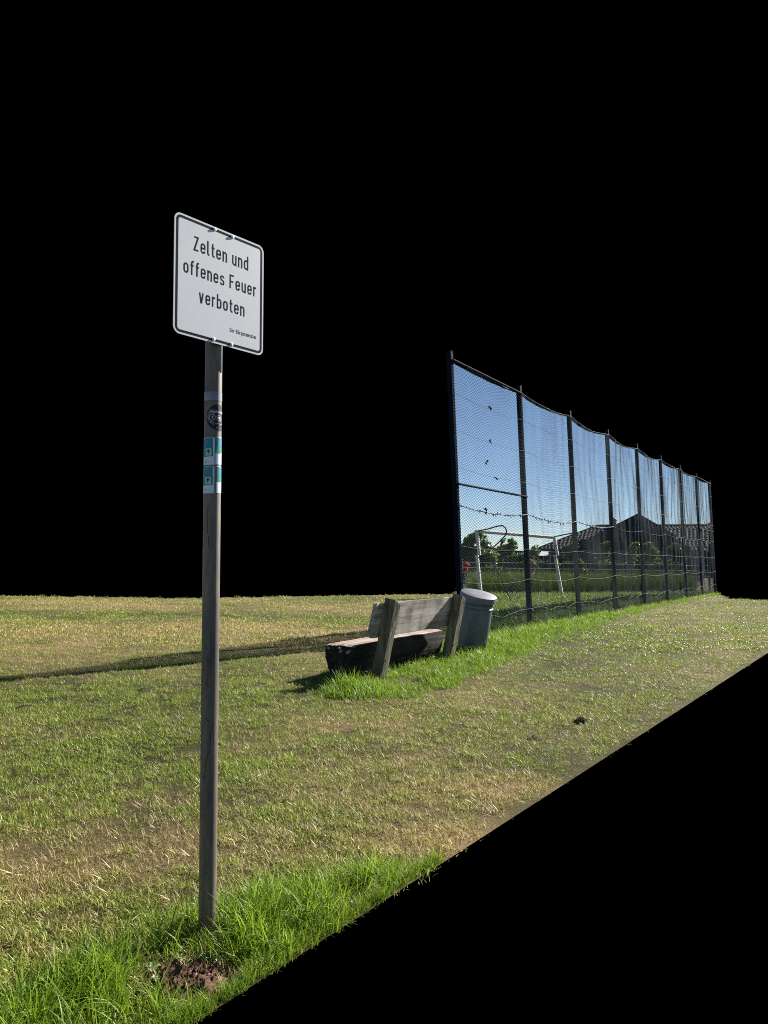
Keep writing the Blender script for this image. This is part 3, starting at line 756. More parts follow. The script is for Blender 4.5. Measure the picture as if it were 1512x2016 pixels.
def letter_line(text, x0, x1, base, unit, wt=.84):
    adv = 0; items = []
    for ch in text:
        if ch == ' ': adv += 2.5; items.append((adv, None)); continue
        w, strokes = GL[ch]; items.append((adv, strokes)); adv += w + 2.05
        if ch in 'ltfr': adv -= .25
    total = adv - 2.05
    kx = (x1 - x0 - unit * wt) / (total * unit); b = MB(); li = 0
    for a, strokes in items:
        if strokes is None: b.build('lettering', M['sign_black'], sign); b = MB(); continue
        for s in strokes:
            if s == 'O':
                pts = [(x + 1.15, y + 2.5) for x, y in rrect(1.15, 2.0, 1.1, 8)]; closed = True
            else: pts = rounded(*s); closed = False
            pts = [((a + x) * kx, y) for x, y in pts]
            L, R2 = ribbon(pts, wt, closed); N = len(L); li += 1; lift = .00012 + .00001 * (li % 5)
            P3 = [sp(x0 + unit * wt / 2 + q.x * unit, base + q.y * unit, lift) for q in L] + [sp(x0 + unit * wt / 2 + q.x * unit, base + q.y * unit, lift) for q in R2]
            b.add(P3, [(i, (i + 1) % N, (i + 1) % N + N, i + N) for i in range(N if closed else N - 1)])
    return b.build('lettering', M['sign_black'], sign)
letter_line('Zelten und', -.144, .148, .1135, .0090)
letter_line('offenes Feuer', -.191, .194, .0085, .0088)
letter_line('verboten', -.114, .129, -.0970, .0088)
letter_line('Der Bürgermeister', .049, .197, -.1815, .0026, .95)
for x, y in ((-.036, .2385), (.059, .2365), (-.036, -.2335), (.059, -.2350)):
    b = MB(); Mx = Matrix.Translation(sp(x, y, 0)) @ Matrix((su, sup, sn)).transposed().to_4x4()
    b.lathe([(.0085, .0003), (.0085, .0018), (.0064, .002), (.0062, .0032), (.0045, .0040), (.001, .0043)], 16, Mx)
    b.build('bolt', M['bolt_white'], sign, smooth=True)
for zz in (.215, -.205):                                    # clamps behind the sheet
    b = MB(); c = sp(.008, zz, 0).z; q = pc(c)
    pts = [Vector((q.x + (PR + .003) * math.cos(2 * PI * i / 24), q.y + (PR + .003) * math.sin(2 * PI * i / 24), c)) for i in range(24)]
    b.tube(pts, .006, 6, closed=True); mid = sp(.010, zz, -.012)
    b.box((0, 0, 0), .12, .018, .004, Matrix.Translation(mid) @ Matrix((su, sup, sn)).transposed().to_4x4())
    b.build('clamp', M['steel'], sign, smooth=True)
SCR = flat('scratch_pale', (.86, .87, .88), .6)             # scratch and glue rests on the sheet
for (x, y, x2, y2, w) in ((-.176, .216, -.160, .184, .0016), (.070, -.116, .095, -.128, .0025), (.078, -.112, .112, -.124, .0018), (-.135, .196, -.131, .192, .003), (.052, .108, .060, .085, .002)):
    b = MB(); d = Vector((x2 - x, y2 - y)).normalized(); nn = Vector((-d.y, d.x)) * w / 2
    b.add([sp(x - nn.x, y - nn.y, .00009), sp(x2 - nn.x, y2 - nn.y, .00009), sp(x2 + nn.x, y2 + nn.y, .00009), sp(x + nn.x, y + nn.y, .00009)], [(0, 1, 2, 3)])
    b.build('scratch', SCR, sign)

# ------------------------------------------------------------------ bench
BZ = math.radians(60)
bench = empty('log_bench', (-.042, 9.966, 0), BZ, label='rustic bench of a half log seat and plank backrest beside the bin', cat='bench')
BL = -.20                                                   # backward lean of the back (towards the road) per metre
for x in (0, 2.06):
    b = MB(); h = 1.0 if x == 0 else .985; w = .075
    vs = []
    for z in (-.25, 0, .5, h):
        for a, c in ((-w, -w), (w, -w), (w, w), (-w, w)):
            top = 0
            if z == h: top = -.035 * (a / w) + .012 * (c / w) - .01
            vs.append((x + a + .004 * noise.noise((x + a * 9, c * 9, z * 3)), c + BL * z + .004 * noise.noise((a * 9, c * 9 + x, z * 4)), z + top))
    fs = [(3, 2, 1, 0), (12, 13, 14, 15)]
    for q in range(3):
        for i in range(4): fs.append((4 * q + i, 4 * q + (i + 1) % 4, 4 * q + 4 + (i + 1) % 4, 4 * q + 4 + i))
    b.add(vs, fs); pst = b.build('back_post', M['bench_post'], bench, bevel=.008)
    for dx in (-.03, .03):                                  # bolt holes near the foot
        b = MB(); b.lathe([(.012, 0), (.012, .003)], 12, Matrix.Translation((x + dx, BL * .26 - w - .001, .26 + dx * .4)) @ Matrix.Rotation(PI / 2, 4, 'X'))
        b.build('bolt_hole', M['dark'], pst)
    rr = random.Random(int(x * 10) + 4)                     # drying cracks
    for j in range(5):
        b = MB()
        xx = x - w - .0012; yy = rr.uniform(-.05, .05); z0 = rr.uniform(.2, .8)
        b.add([(xx, yy + BL * z0 - .002, z0), (xx, yy + BL * (z0 + .18) , z0 + .18), (xx, yy + BL * z0 + .002, z0)], [(0, 1, 2)])
        b.build('crack', M['dark'], pst)
# plank
b = MB(); x0, x1 = -.27, 2.12; zb, zt = .52, .965; N = 26; vs = []; fs = []
for i in range(N + 1):
    x = x0 + (x1 - x0) * i / N
    wob = .008 * noise.noise((x * 2.3, 1, 5)) + .004 * noise.noise((x * 9, 1, 5)); wo2 = .006 * noise.noise((x * 2, 7, 5))
    cut = .03 if i == 0 else 0
    for y, z in ((.082, zb + cut + wo2), (.082, zt + wob), (.128, zt + wob - .004), (.128, zb + cut + wo2)):
        vs.append((x + (.015 if z > .8 and i == 0 else 0), y + BL * z, z))
for i in range(N):
    for q in range(4): fs.append((4 * i + q, 4 * i + (q + 1) % 4, 4 * i + 4 + (q + 1) % 4, 4 * i + 4 + q))
fs += [(0, 1, 2, 3), tuple(4 * N + q for q in (3, 2, 1, 0))]
b.add(vs, fs)
def board_mat():
    m, nt, bs = nmat('weathered_plank')
    w_ = nt.nodes.new('ShaderNodeTexCoord').outputs['Object']
    f1 = tex_noise(nt, 15, 8, .65, vec=w_, stretch=(.07, 1, 1)); g1 = tex_noise(nt, 2.2, 4, .55, vec=w_, stretch=(1.6, 1, .5))
    h = mathn(nt, 'ADD', mathn(nt, 'MULTIPLY', f1, .55), mathn(nt, 'MULTIPLY', g1, .45))
    c = ramp(nt, h, [(.40, (.10, .085, .072)), (.5, (.235, .21, .185)), (.60, (.36, .325, .29))])
    mp = nt.nodes.new('ShaderNodeMapping'); mp.inputs['Location'].default_value = (-.66, .10, -.79); mp.vector_type = 'POINT'
    nt.links.new(w_, mp.inputs['Vector'])
    ln = nt.nodes.new('ShaderNodeVectorMath'); ln.operation = 'LENGTH'; nt.links.new(mp.outputs['Vector'], ln.inputs[0])
    d = mathn(nt, 'ADD', ln.outputs['Value'], mathn(nt, 'MULTIPLY', f1, .06))
    k = ramp(nt, d, [(.03, (.35, .33, .3)), (.075, (.62, .6, .58)), (.10, (.5, .48, .46)), (.16, (1, 1, 1))])
    mx = nt.nodes.new('ShaderNodeMix'); mx.data_type = 'RGBA'; mx.blend_type = 'MULTIPLY'; mx.inputs['Factor'].default_value = 1
    nt.links.new(c, mx.inputs['A']); nt.links.new(k, mx.inputs['B']); nt.links.new(mx.outputs['Result'], bs.inputs['Base Color'])
    bs.inputs['Roughness'].default_value = .85; bump(nt, bs, f1, .35, .01); return m
b.build('back_plank', board_mat(), bench, bevel=.004)
# half log seat
b = MB(); N = 40; K = 22; vs = []; fs = []; x0, x1 = -.36, 2.2
for i in range(N + 1):
    x = x0 + (x1 - x0) * i / N
    for q in range(K):
        a = PI + PI * q / (K - 1) if q < 15 else 0
        if q < 15:
            a = PI + PI * q / 14; r = .22 + .022 * noise.noise((x * 1.5, math.cos(a) * 2, math.sin(a) * 2)) + .014 * noise.noise((x * 6, math.cos(a) * 7, math.sin(a) * 7))
            r += .016 * noise.noise((x * .8, a * 9, 4)) + .010 * noise.noise((x * 2.5, a * 20, 2))
            cs, sn_ = math.cos(a), math.sin(a)
            y, z = math.copysign(abs(cs) ** .62, cs) * r * .92, -abs(sn_) ** .7 * r * 1.80
            z = max(z, -.43)
        else:
            t = (q - 14) / (K - 14); y = .21 - .42 * t; z = .012 * noise.noise((x * 3, y * 9, 1)) + .012 * math.sin(t * PI)
        xe = x
        if i == 0: xe += .05 * noise.noise((y * 9, z * 9, 3)) + .05 * noise.noise((y * 22, z * 4, 9))
        if i == N: xe += .05 * noise.noise((y * 9, z * 9, 8))
        vs.append((xe, .36 + y, .43 + z - .02 * (x < -.3) * 1))
for i in range(N):
    for q in range(K):
        fs.append((K * i + q, K * i + (q + 1) % K, K * (i + 1) + (q + 1) % K, K * (i + 1) + q))
b.add(vs, fs, 0)
b.m = [1 if (j % K) >= 14 else 0 for j in range(len(b.m))]
b.add([(vs[q]) for q in range(K)], [tuple(range(K))], 0); b.add([vs[K * N + q] for q in range(K)], [tuple(reversed(range(K)))], 0)
log = b.build('log_seat', [M['log'], M['log_top']], bench, smooth=True)
b = MB(); rr = random.Random(21)                            # splintered wood on the broken end
for j in range(16):
    y = .36 + rr.uniform(-.17, .15); z = .43 - rr.uniform(0, .09); L = rr.uniform(.03, .10)
    b.box((0, 0, 0), L, rr.uniform(.012, .035), rr.uniform(.01, .03), Matrix.Translation((-.36 + rr.uniform(-.03, .05), y, z)) @ Matrix.Rotation(rr.uniform(-.5, .3), 4, 'Y'))
b.build('splinter', M['log_top'], log)

# ------------------------------------------------------------------ litter bin
bin_ = empty('litter_bin', (1.50, 13.03, -.02), 0, label='grey round metal litter bin with a flat lid, leaning', cat='litter bin')
bin_.rotation_euler = (math.radians(6), math.radians(6.0), 0)
b = MB(); b.lathe([(.235, 0), (.243, .02), (.261, .745), (.268, .75), (.276, .762), (.268, .774), (.262, .78), (.262, .81), (.268, .815), (.277, .828), (.268, .84), (.263, .846), (.265, .95)], 48)
body = b.build('body', M['bin'], bin_, smooth=True)
b = MB(); Mx = Matrix.Translation((.004, -.006, .985)) @ Matrix.Rotation(math.radians(5.5), 4, 'X') @ Matrix.Rotation(math.radians(4), 4, 'Y')
b.lathe([(.297, -.095), (.304, -.092), (.306, -.004), (.303, .003), (.297, .006), (.10, .010), (.001, .011)], 48, Mx)
lid = b.build('lid', M['bin_lid'], bin_, smooth=True)
b = MB(); b.tube([Mx @ Vector((.30, -.02, -.055)), Mx @ Vector((.325, -.02, -.06)), Mx @ Vector((.325, .03, -.06)), Mx @ Vector((.30, .03, -.055))], .006, 6); b.build('latch', M['steel'], lid, smooth=True)

# ------------------------------------------------------------------ goal behind the net
GA, GB = at(948, 1168, 31.2), at(1108, 1172, 32.4)
GA.z = GB.z = 0
gd = (GB - GA); gl = gd.length; ga = math.atan2(gd.y, gd.x)
goal = empty('football_goal', GA, ga, label='old white football goal with flaking paint behind the net', cat='goal')
gi = Matrix.Rotation(-ga, 3, 'Z')
def gloc(x, y, Y): return gi @ (at(x, y, Y) - GA)
tA, tB = gloc(934, 1046, 31.2), gloc(1086, 1058, 32.4)
def gpost(p, q, w):
    b = MB(); a0 = math.radians(20) - ga; vs = []
    for c in (Vector(p), Vector(q)):
        vs += [c + Vector((math.cos(a0 + PI / 2 * i), math.sin(a0 + PI / 2 * i), 0)) * w * .7071 for i in range(4)]
    b.add(vs, [(3, 2, 1, 0), (4, 5, 6, 7)] + [(i, (i + 1) % 4, 4 + (i + 1) % 4, 4 + i) for i in range(4)])
    return b.build('goal_post', M['goal'], goal, bevel=.008)
def beam(p, q, w, mat, name):
    p, q = Vector(p), Vector(q); d = (q - p); L = d.length; b = MB()
    b.box((0, 0, L / 2), w, w, L, Matrix.Translation(p) @ d.to_track_quat('Z', 'X').to_matrix().to_4x4() @ Matrix.Rotation(0.5, 4, 'Z'))
    return b.build(name, mat, goal, bevel=.008)
gpost((0, 0, -.1), tA, .12); gpost((gl, 0, -.1), tB, .12)
dd = (tB - tA).normalized(); beam(tA + dd * .07, tB - dd * .07, .115, M['goal'], 'crossbar')
b = MB(); b.tube([gloc(934, 1046, 31.2), gloc(955, 1042, 30.8), gloc(975, 1036, 30.3), gloc(985, 1035, 30.0), gloc(991, 1040, 29.9), gloc(993, 1048, 29.9), gloc(990, 1055, 29.9), gloc(976, 1069, 30.2), gloc(962, 1082, 30.6), gloc(942, 1098, 31.1)], .028, 8)
b.build('net_hoop', M['tube_dark'], goal, smooth=True)
b = MB(); b.tube([gloc(1086, 1057, 32.4), gloc(1110, 1052, 31.9), gloc(1132, 1048, 31.4), gloc(1138, 1053, 31.3), gloc(1136, 1060, 31.3), gloc(1120, 1075, 31.6), gloc(1092, 1100, 32.2)], .026, 8)
b.build('net_hoop', M['tube_dark'], goal, smooth=True)
q = gloc(1008, 1187, 27.2); q.z = 0
b = MB(); b.tube([gloc(963, 1089, 30.3), q], .022, 8); b.build('stay_rod', M['galv'], goal, smooth=True)

# ------------------------------------------------------------------ pasture fence
pf = empty('pasture_fence', at(1058, 1135, 40).xy.to_3d(), 0, label='low pasture fence of wooden posts and pale wires in the meadow', cat='fence')
pr = pf.location.copy()
prev = None; pts_ = []
for x, ytop in ((908, 1098), (973, 1100), (1058, 1096), (1152, 1100), (1243, 1094), (1330, 1098), (1396, 1096)):
    p = at(x, 1120, 40); p.z = 0; top = at(x, ytop, 40).z; b = MB()
    pts_.append(p - pr)
    b.tube([p - pr + Vector((0, 0, -.1)), p - pr + Vector((.02, 0, top * .5)), p - pr + Vector((.03, 0, top))], [.06, .058, .05], 8)
    b.build('post', M['fence_wood'], pf, smooth=True)
for z in (1.36, 1.08, .80):
    b = MB(); w = []
    for a, c in zip(pts_[:-1], pts_[1:]):
        for i in range(6): t = i / 6; w.append(a.lerp(c, t) + Vector((0, -.055, z - .08 * t * (1 - t))))
    w.append(pts_[-1] + Vector((0, -.055, z))); b.tube(w, .011, 5); b.build('wire', M['wire'], pf, smooth=True)

# ------------------------------------------------------------------ house
HA = Vector((12.75, 63.2, 0)); hdir = (Vector((24.55, 58.1, 0)) - HA); HL = hdir.length; hdir.normalize()
house = empty('bungalow', HA, math.atan2(hdir.y, hdir.x), label='long low house with a dark tiled hipped roof behind the net', cat='house')
EV, RZ, DP = 2.35, 4.45, 4.6
b = MB(); b.box((HL / 2 - .1, DP - .1, EV / 2 - .1), HL - .9, 2 * DP - 1.0, EV + .1); wall = b.build('wall', M['plaster'], house)
def roof_plane(name, p00, p10, p01, p11, mat):
    b = MB(); up_ = (Vector(p10) - Vector(p00)).cross(Vector(p01) - Vector(p00)).normalized()
    if up_.z < 0: up_ = -up_
    ps = [Vector(p) for p in (p00, p10, p11, p01)]
    b.add([p for p in ps] + [p - up_ * .12 for p in ps], [(0, 1, 2, 3), (7, 6, 5, 4), (0, 4, 5, 1), (1, 5, 6, 2), (2, 6, 7, 3), (3, 7, 4, 0)])
    return b.build(name, mat, house)
def tile_field(parent, org, ua, va, rows, row_span):
    """Pantiles laid in courses on a roof plane: org + ua*x + va*y; row_span(y) gives the covered x range."""
    tw, th = .30, .37; b = MB(); un = ua.cross(va).normalized()
    if un.z < 0: un = -un
    rr = random.Random(5)
    for r in range(rows):
        y = r * th; xa, xb = row_span(y + th * .5)
        n = int((xb - xa) / tw)
        if n < 1: continue
        x0 = xa + ((xb - xa) - n * tw) / 2
        for c in range(n):
            x = x0 + c * tw; j = rr.uniform(-.006, .008); vs = []
            for yy, lift in ((y - .03, .065 + j), (y + th, .018 + j)):
                for px, pz in ((0, .0), (.05, .035), (.11, .05), (.17, .03), (.23, -.004), (.29, .004)):
                    vs.append(org + ua * (x + px) + va * yy + un * (lift + pz))
            for i in range(6): vs.append(vs[i] - un * .03)
            fs = [(i, i + 1, i + 7, i + 6) for i in range(5)] + [(i + 12, i + 13, i + 1, i) for i in range(5)]
            b.add(vs, fs)
    o = b.build('roof_tiles', M['tiles'], parent, kind='stuff'); return o
OV = .45
hipx = 3.4
main_ridge_l = 3.6
va = Vector((0, DP + OV, RZ - EV)); pl = va.length; van = va / pl
rf = roof_plane('roof', (-OV, -OV, EV), (HL, -OV, EV), (main_ridge_l, DP, RZ), (HL, DP, RZ), M['tiles'])
tile_field(rf, Vector((0, -OV, EV)), Vector((1, 0, 0)), van, int(pl / .37), lambda y: (-OV + (main_ridge_l + OV) * y / pl, HL))
rb = roof_plane('roof', (HL, 2 * DP + OV, EV), (-OV, 2 * DP + OV, EV), (HL, DP + .02, RZ), (main_ridge_l, DP + .02, RZ), M['tiles'])
b = MB(); b.add([(-OV, -OV, EV), (-OV, 2 * DP + OV, EV), (main_ridge_l, DP, RZ), (-OV, -OV, EV - .12), (-OV, 2 * DP + OV, EV - .12), (main_ridge_l, DP, RZ - .12)], [(0, 2, 1), (3, 4, 5), (0, 1, 4, 3), (1, 2, 5, 4), (2, 0, 3, 5)])
b.build('roof', M['tiles'], house)
b = MB(); b.tube([(main_ridge_l, DP, RZ + .03), (HL, DP, RZ + .03)], .09, 8); b.build('ridge_cap', M['tiles'], rf, smooth=True)
b = MB(); b.tube([(-OV, -OV, EV + .03), (main_ridge_l, DP, RZ + .03)], .08, 8); b.build('hip_cap', M['tiles'], rf, smooth=True)
b = MB(); b.add([(HL - .4, -.2, EV), (HL - .4, 2 * DP + .2, EV), (HL - .4, DP, RZ - .15), (HL - .2, -.2, EV), (HL - .2, 2 * DP + .2, EV), (HL - .2, DP, RZ - .15)], [(0, 1, 2), (5, 4, 3), (0, 3, 4, 1), (1, 4, 5, 2), (2, 5, 3, 0)])
b.build('gable', M['plaster'], house)
# taller cross wing: a pyramid roof rising through the main slope, a little proud of it
cxw = 7.05; hw = 4.6; AZ = 5.32; ay = 3.35; off = .5
def wing_faces():
    A = Vector((cxw, ay, AZ)); e = EV + .10
    fl, fr, bl, br = Vector((cxw - hw, -OV - off, e)), Vector((cxw + hw, -OV - off, e)), Vector((cxw - hw, 7.2, e)), Vector((cxw + hw, 7.2, e))
    b = MB(); b.add([fl, fr, br, bl, A], [(0, 1, 4), (1, 2, 4), (2, 3, 4), (3, 0, 4), (3, 2, 1, 0)])
    return b.build('roof', M['tiles'], house, label='pyramid roof over the middle of the house'), A, fl, fr, bl, br
wr, A, fl, fr, bl, br = wing_faces()
fm = (fl + fr) / 2; va2 = (A - fm); l2 = va2.length
tile_field(wr, Vector((cxw, fm.y, fm.z)), Vector((1, 0, 0)), va2 / l2, int(l2 / .37), lambda y: (-hw * (1 - y / l2), hw * (1 - y / l2)))
for c in (fl, fr, bl, br):
    b = MB(); b.tube([c + Vector((0, 0, .03)), A + Vector((0, 0, .03))], .08, 8); b.build('hip_cap', M['tiles'], wr, smooth=True)
b = MB(); b.box((cxw, -.35, EV / 2), 2 * hw - .9, .7, EV); b.build('wing_wall', M['plaster'], house)
b = MB(); b.tube([(-OV, -OV - .06, EV - .06), (cxw - hw, -OV - .06, EV - .06)], .07, 8); b.build('gutter', M['fascia'], house, smooth=True)
b = MB(); b.tube([(cxw + hw, -OV - .06, EV - .06), (HL, -OV - .06, EV - .06)], .07, 8); b.build('gutter', M['fascia'], house, smooth=True)
# small rounded chimney on the left ridge
cp = Vector((4.95, DP - .3, RZ - .1))
b = MB(); b.lathe([(.26, -.35), (.26, .48)], 14, Matrix.Translation(cp)); ch = b.build('chimney', M['brick'], house, smooth=True)
b = MB(); b.lathe([(.31, .48), (.33, .54), (.28, .68), (.14, .78), (.01, .80)], 14, Matrix.Translation(cp)); b.build('chimney_cowl', M['fascia'], ch, smooth=True)
for x in (.9, 8.6, 11.9):
    yy = -.71 if abs(x - cxw) < hw - .5 else .39
    b = MB(); b.box((x, yy + .02, 1.35), 1.25, .08, 1.15); w = b.build('window', M['white_frame'], house)
    for sx in (-.30, .30):
        b = MB(); b.box((x + sx, yy - .03, 1.35), .5, .03, .97); b.build('pane', M['window_glass'], w)
# flat roofed shed left of the house
sx0, sx1 = at(1001, 1100, 60), at(1052, 1100, 60)
shed = empty('garden_shed', (sx0.x, 60, 0), 0, label='low flat roofed garden shed left of the tiled house', cat='shed')
ht = at(1020, 1087, 60).z; wd = sx1.x - sx0.x
for i in range(9):
    b = MB(); b.box((wd / 9 * (i + .5), 0, ht / 2), wd / 9 - .012, .05 + .01 * (i % 2), ht); b.build('board', M['shed'], shed)
b = MB(); b.box((wd / 2, 1.2, ht / 2), wd - .02, 2.2, ht - .02); b.build('shed_wall', M['shed'], shed)
b = MB(); b.box((wd / 2, 1.1, ht + .05), wd + .3, 2.7, .1); b.build('shed_roof', M['galv'], shed)

# ------------------------------------------------------------------ trees and shrubs
def leaves_mesh(name, mat, blobs, n, size, seed, hollow=.35):
    r = random.Random(seed); v = []; f = []; rn = []
    tot = sum(b_[1].x * b_[1].y * b_[1].z for b_ in blobs)
    for c, s in blobs:
        k = int(1.7 * n * (s.x * s.y * s.z) / tot) + 8; tone = r.uniform(-.22, .22)
        for i in range(k):
            d = Vector((r.gauss(0, 1), r.gauss(0, 1), r.gauss(0, 1))).normalized(); q = r.random() ** .45
            p = c + Vector((d.x * s.x * q, d.y * s.y * q, d.z * s.z * q))
            p += Vector((noise.noise(p * 1.7), noise.noise(p * 1.7 + Vector((5, 0, 0))), noise.noise(p * 1.7 + Vector((0, 5, 0))))) * .35 * s.x
            if noise.noise(p * 1.4 + Vector((seed, 0, 0))) < -.33: continue
            a = Vector((r.gauss(0, 1), r.gauss(0, 1), r.gauss(0, 1))).normalized(); bb = a.orthogonal().normalized(); cc = a.cross(bb)
            sz = size * 1.45 * r.uniform(.55, 1.3); k0 = len(v)
            v += [tuple(p - bb * sz * .5), tuple(p + cc * sz * .28), tuple(p + bb * sz * .5), tuple(p - cc * sz * .28)]
            f.append((k0, k0 + 1, k0 + 2, k0 + 3)); t = min(1, max(0, .5 + tone + r.uniform(-.35, .35))); rn += [t] * 4
    me = bpy.data.meshes.new(name); me.from_pydata(v, [], f); me.materials.append(mat)
    a_ = me.attributes.new('rnd', 'FLOAT', 'POINT'); a_.data.foreach_set('value', rn); me.update(); return me
def plant(name, px, w, ytop, Y, leaf, label, cat, n=1800, size=.17, trunk=True, seed=1, group=None, low=.12, lobes=9):
    c = at(px, 1100, Y); base = Vector((c.x, Y, 0)); H = at(px, ytop, Y).z; R_ = w / 2 / FPX * Y
    o = empty(name, base, 0, label=label, cat=cat, group=group); r = random.Random(seed)
    blobs = []
    for i in range(lobes):
        a = r.uniform(0, 2 * PI); t = (i + .5) / lobes; zz = H * (low + .16 + (.72 - low) * t)
        rad = R_ * .55 * math.sin(min(1, .25 + t) * PI * .72 + .3); s = R_ * r.uniform(.42, .6)
        blobs.append((Vector((math.cos(a) * rad, math.sin(a) * rad, min(zz, H - s * .85))), Vector((s, s, s * r.uniform(.75, 1)))))
    b = MB(); tr = .05 + .02 * H
    b.tube([(0, 0, -.1), (r.uniform(-.05, .05), 0, H * .3), (r.uniform(-.1, .1), .05, H * .55), (0, 0, H * .75)], [tr, tr * .8, tr * .5, tr * .2], 8)
    b.build('trunk', M['bark'], o, smooth=True)
    b = MB()
    for i, (bc, s) in enumerate(blobs[:7]):
        z0 = H * (.15 + .06 * i); mid = Vector((bc.x * .45, bc.y * .45, (z0 + bc.z) / 2))
        b.tube([(0, 0, z0), mid, bc], [tr * .5, tr * .35, tr * .12], 6)
    b.build('branch', M['bark'], o, smooth=True)
    link('crown', leaves_mesh('crown', leaf, blobs, n, size, seed), o)
    return o
TG = 'trees and shrubs in the gardens behind the net'
plant('tree', 931, 62, 1041, 52, M['leaf_dark'], 'dark green tree beside the first net post, behind the left goal post', 'tree', 4200, .2, seed=3, group=TG, lobes=13)
plant('tree', 983, 58, 1060, 54, M['leaf_dark'], 'rounded dark tree under the middle of the goal crossbar', 'tree', 3400, .19, seed=5, group=TG, lobes=12)
plant('conifer', 996, 15, 1051, 58, M['leaf_dark'], 'thin pointed conifer rising behind the trees inside the goal', 'conifer', 900, .14, seed=6, group=TG, lobes=10)
plant('tree', 1040, 44, 1074, 56, M['leaf_dark'], 'small thin tree beside the second net post, left of the house', 'tree', 700, .17, seed=8, group=TG)
plant('bush', 958, 62, 1085, 49, M['leaf_mid'], 'broad mid green bush low behind the left goal post', 'bush', 2200, .17, seed=9, group=TG, low=0)
plant('bush', 1012, 58, 1089, 50, M['leaf_dark'], 'dark bush in front of the flat roofed shed', 'bush', 2000, .17, seed=10, group=TG, low=0)
plant('shrub', 1118, 48, 1064, 53, M['leaf_mid'], 'tall green shrub right of the right goal post', 'shrub', 2400, .17, seed=12, group=TG, low=.05)
plant('shrub', 1186, 40, 1062, 53, M['leaf_mid'], 'green shrub before the roof left of the fourth net post', 'shrub', 2200, .17, seed=13, group=TG, low=.05)
plant('shrub', 1247, 36, 1061, 53, M['leaf_light'], 'light green shrub below the peak of the tiled roof', 'shrub', 1900, .16, seed=14, group=TG, low=.05)
plant('shrub', 1283, 40, 1062, 53, M['leaf_light'], 'yellowish shrub just right of the fifth net post', 'shrub', 2000, .16, seed=15, group=TG, low=.05)
plant('shrub', 1331, 42, 1065, 53, M['leaf_mid'], 'round shrub in front of the long right roof', 'shrub', 2200, .17, seed=16, group=TG, low=.05)
plant('tree', 1372, 56, 1026, 76, M['leaf_dark'], 'tree top showing over the right roof ridge by the last posts', 'tree', 2400, .24, seed=17, group=TG)
plant('flowering_bush', 915, 26, 1103, 47, M['leaf_red'], 'red flowering bush at the foot of the first net post', 'bush', 600, .11, seed=18, group=TG, low=0, lobes=6)
plant('dry_shrub', 1049, 30, 1098, 46, M['leaf_dry'], 'withered beige shrub right of the second net post', 'shrub', 700, .12, seed=19, group=TG, low=0, lobes=6)
plant('dry_shrub', 1143, 26, 1094, 46, M['leaf_pink'], 'small reddish shrub right of the third net post', 'shrub', 600, .11, seed=20, group=TG, low=0, lobes=6)
# clipped hedge in front of the house
h0, h1 = at(1060, 1105, 51), at(1352, 1105, 51)
hedge = empty('hedge', (h0.x, 51, 0), 0, label='long dark hedge at the foot of the shrubs before the house', cat='hedge')
b = MB(); hl = h1.x - h0.x; HH = 1.42
b.box((hl / 2, .5, HH / 2), hl, .55, HH - .15); b.build('stems', M['bark'], hedge)
link('crown', leaves_mesh('crown', M['leaf_dark'], [(Vector((hl * (i + .5) / 18, .45, HH * .55)), Vector((.42, .5, HH * .52))) for i in range(18)], 6500, .14, 33), hedge)

# ------------------------------------------------------------------ molehill, clods and weeds
def heap(name, loc, r, h, mat, seed, label, cat, group=None, nclod=40):
    o = empty(name, loc, 0, label=label, cat=cat, group=group)
    b = MB(); N, K = 9, 26; vs = [(0, 0, h)]; fs = []
    for i in range(1, N + 1):
        for k in range(K):
            a = 2 * PI * k / K; t = i / N; rad = r * t * (1 + .25 * noise.noise((math.cos(a) * 1.4, math.sin(a) * 1.4, seed)))
            z = h * (1 - t ** 1.5) * (1 + .35 * noise.noise((math.cos(a) * t * 4, math.sin(a) * t * 4, seed + 3))) - (.012 if i == N else 0)
            z += .3 * h * noise.noise((math.cos(a) * t * 11, math.sin(a) * t * 11, seed)) * (1 - t)
            vs.append((math.cos(a) * rad, math.sin(a) * rad, z))
    for k in range(K): fs.append((0, 1 + k, 1 + (k + 1) % K))
    for i in range(N - 1):
        for k in range(K):
            a, c = 1 + i * K, 1 + (i + 1) * K; fs.append((a + k, c + k, c + (k + 1) % K, a + (k + 1) % K))
    b.add(vs, fs); b.build('mound', mat, o, smooth=True)
    b = MB(); rr = random.Random(seed)
    for j in range(nclod):
        a = rr.uniform(0, 2 * PI); t = math.sqrt(rr.random()) * 1.1; s = r * rr.choice((rr.uniform(.015, .05), rr.uniform(.03, .09), rr.uniform(.05, .14)))
        p = Vector((math.cos(a) * r * t, math.sin(a) * r * t, max(0, h * (1 - t ** 1.5)) + s * .3))
        vs = [p + Vector(d) * s * rr.uniform(.7, 1.3) for d in ((1, 0, 0), (-1, 0, 0), (0, 1, 0), (0, -1, 0), (0, 0, 1), (0, 0, -1))]
        b.add(vs, [(0, 2, 4), (2, 1, 4), (1, 3, 4), (3, 0, 4), (2, 0, 5), (1, 2, 5), (3, 1, 5), (0, 3, 5)])
    b.build('crumbs', mat, o, kind='stuff'); return o
heap('molehill', (-.69, 2.885, -.005), .15, .04, M['soil'], 4, 'reddish heap of crumbly earth in the long grass below the sign', 'molehill', None, 260)
CG = 'dark clods of earth lying on the field'
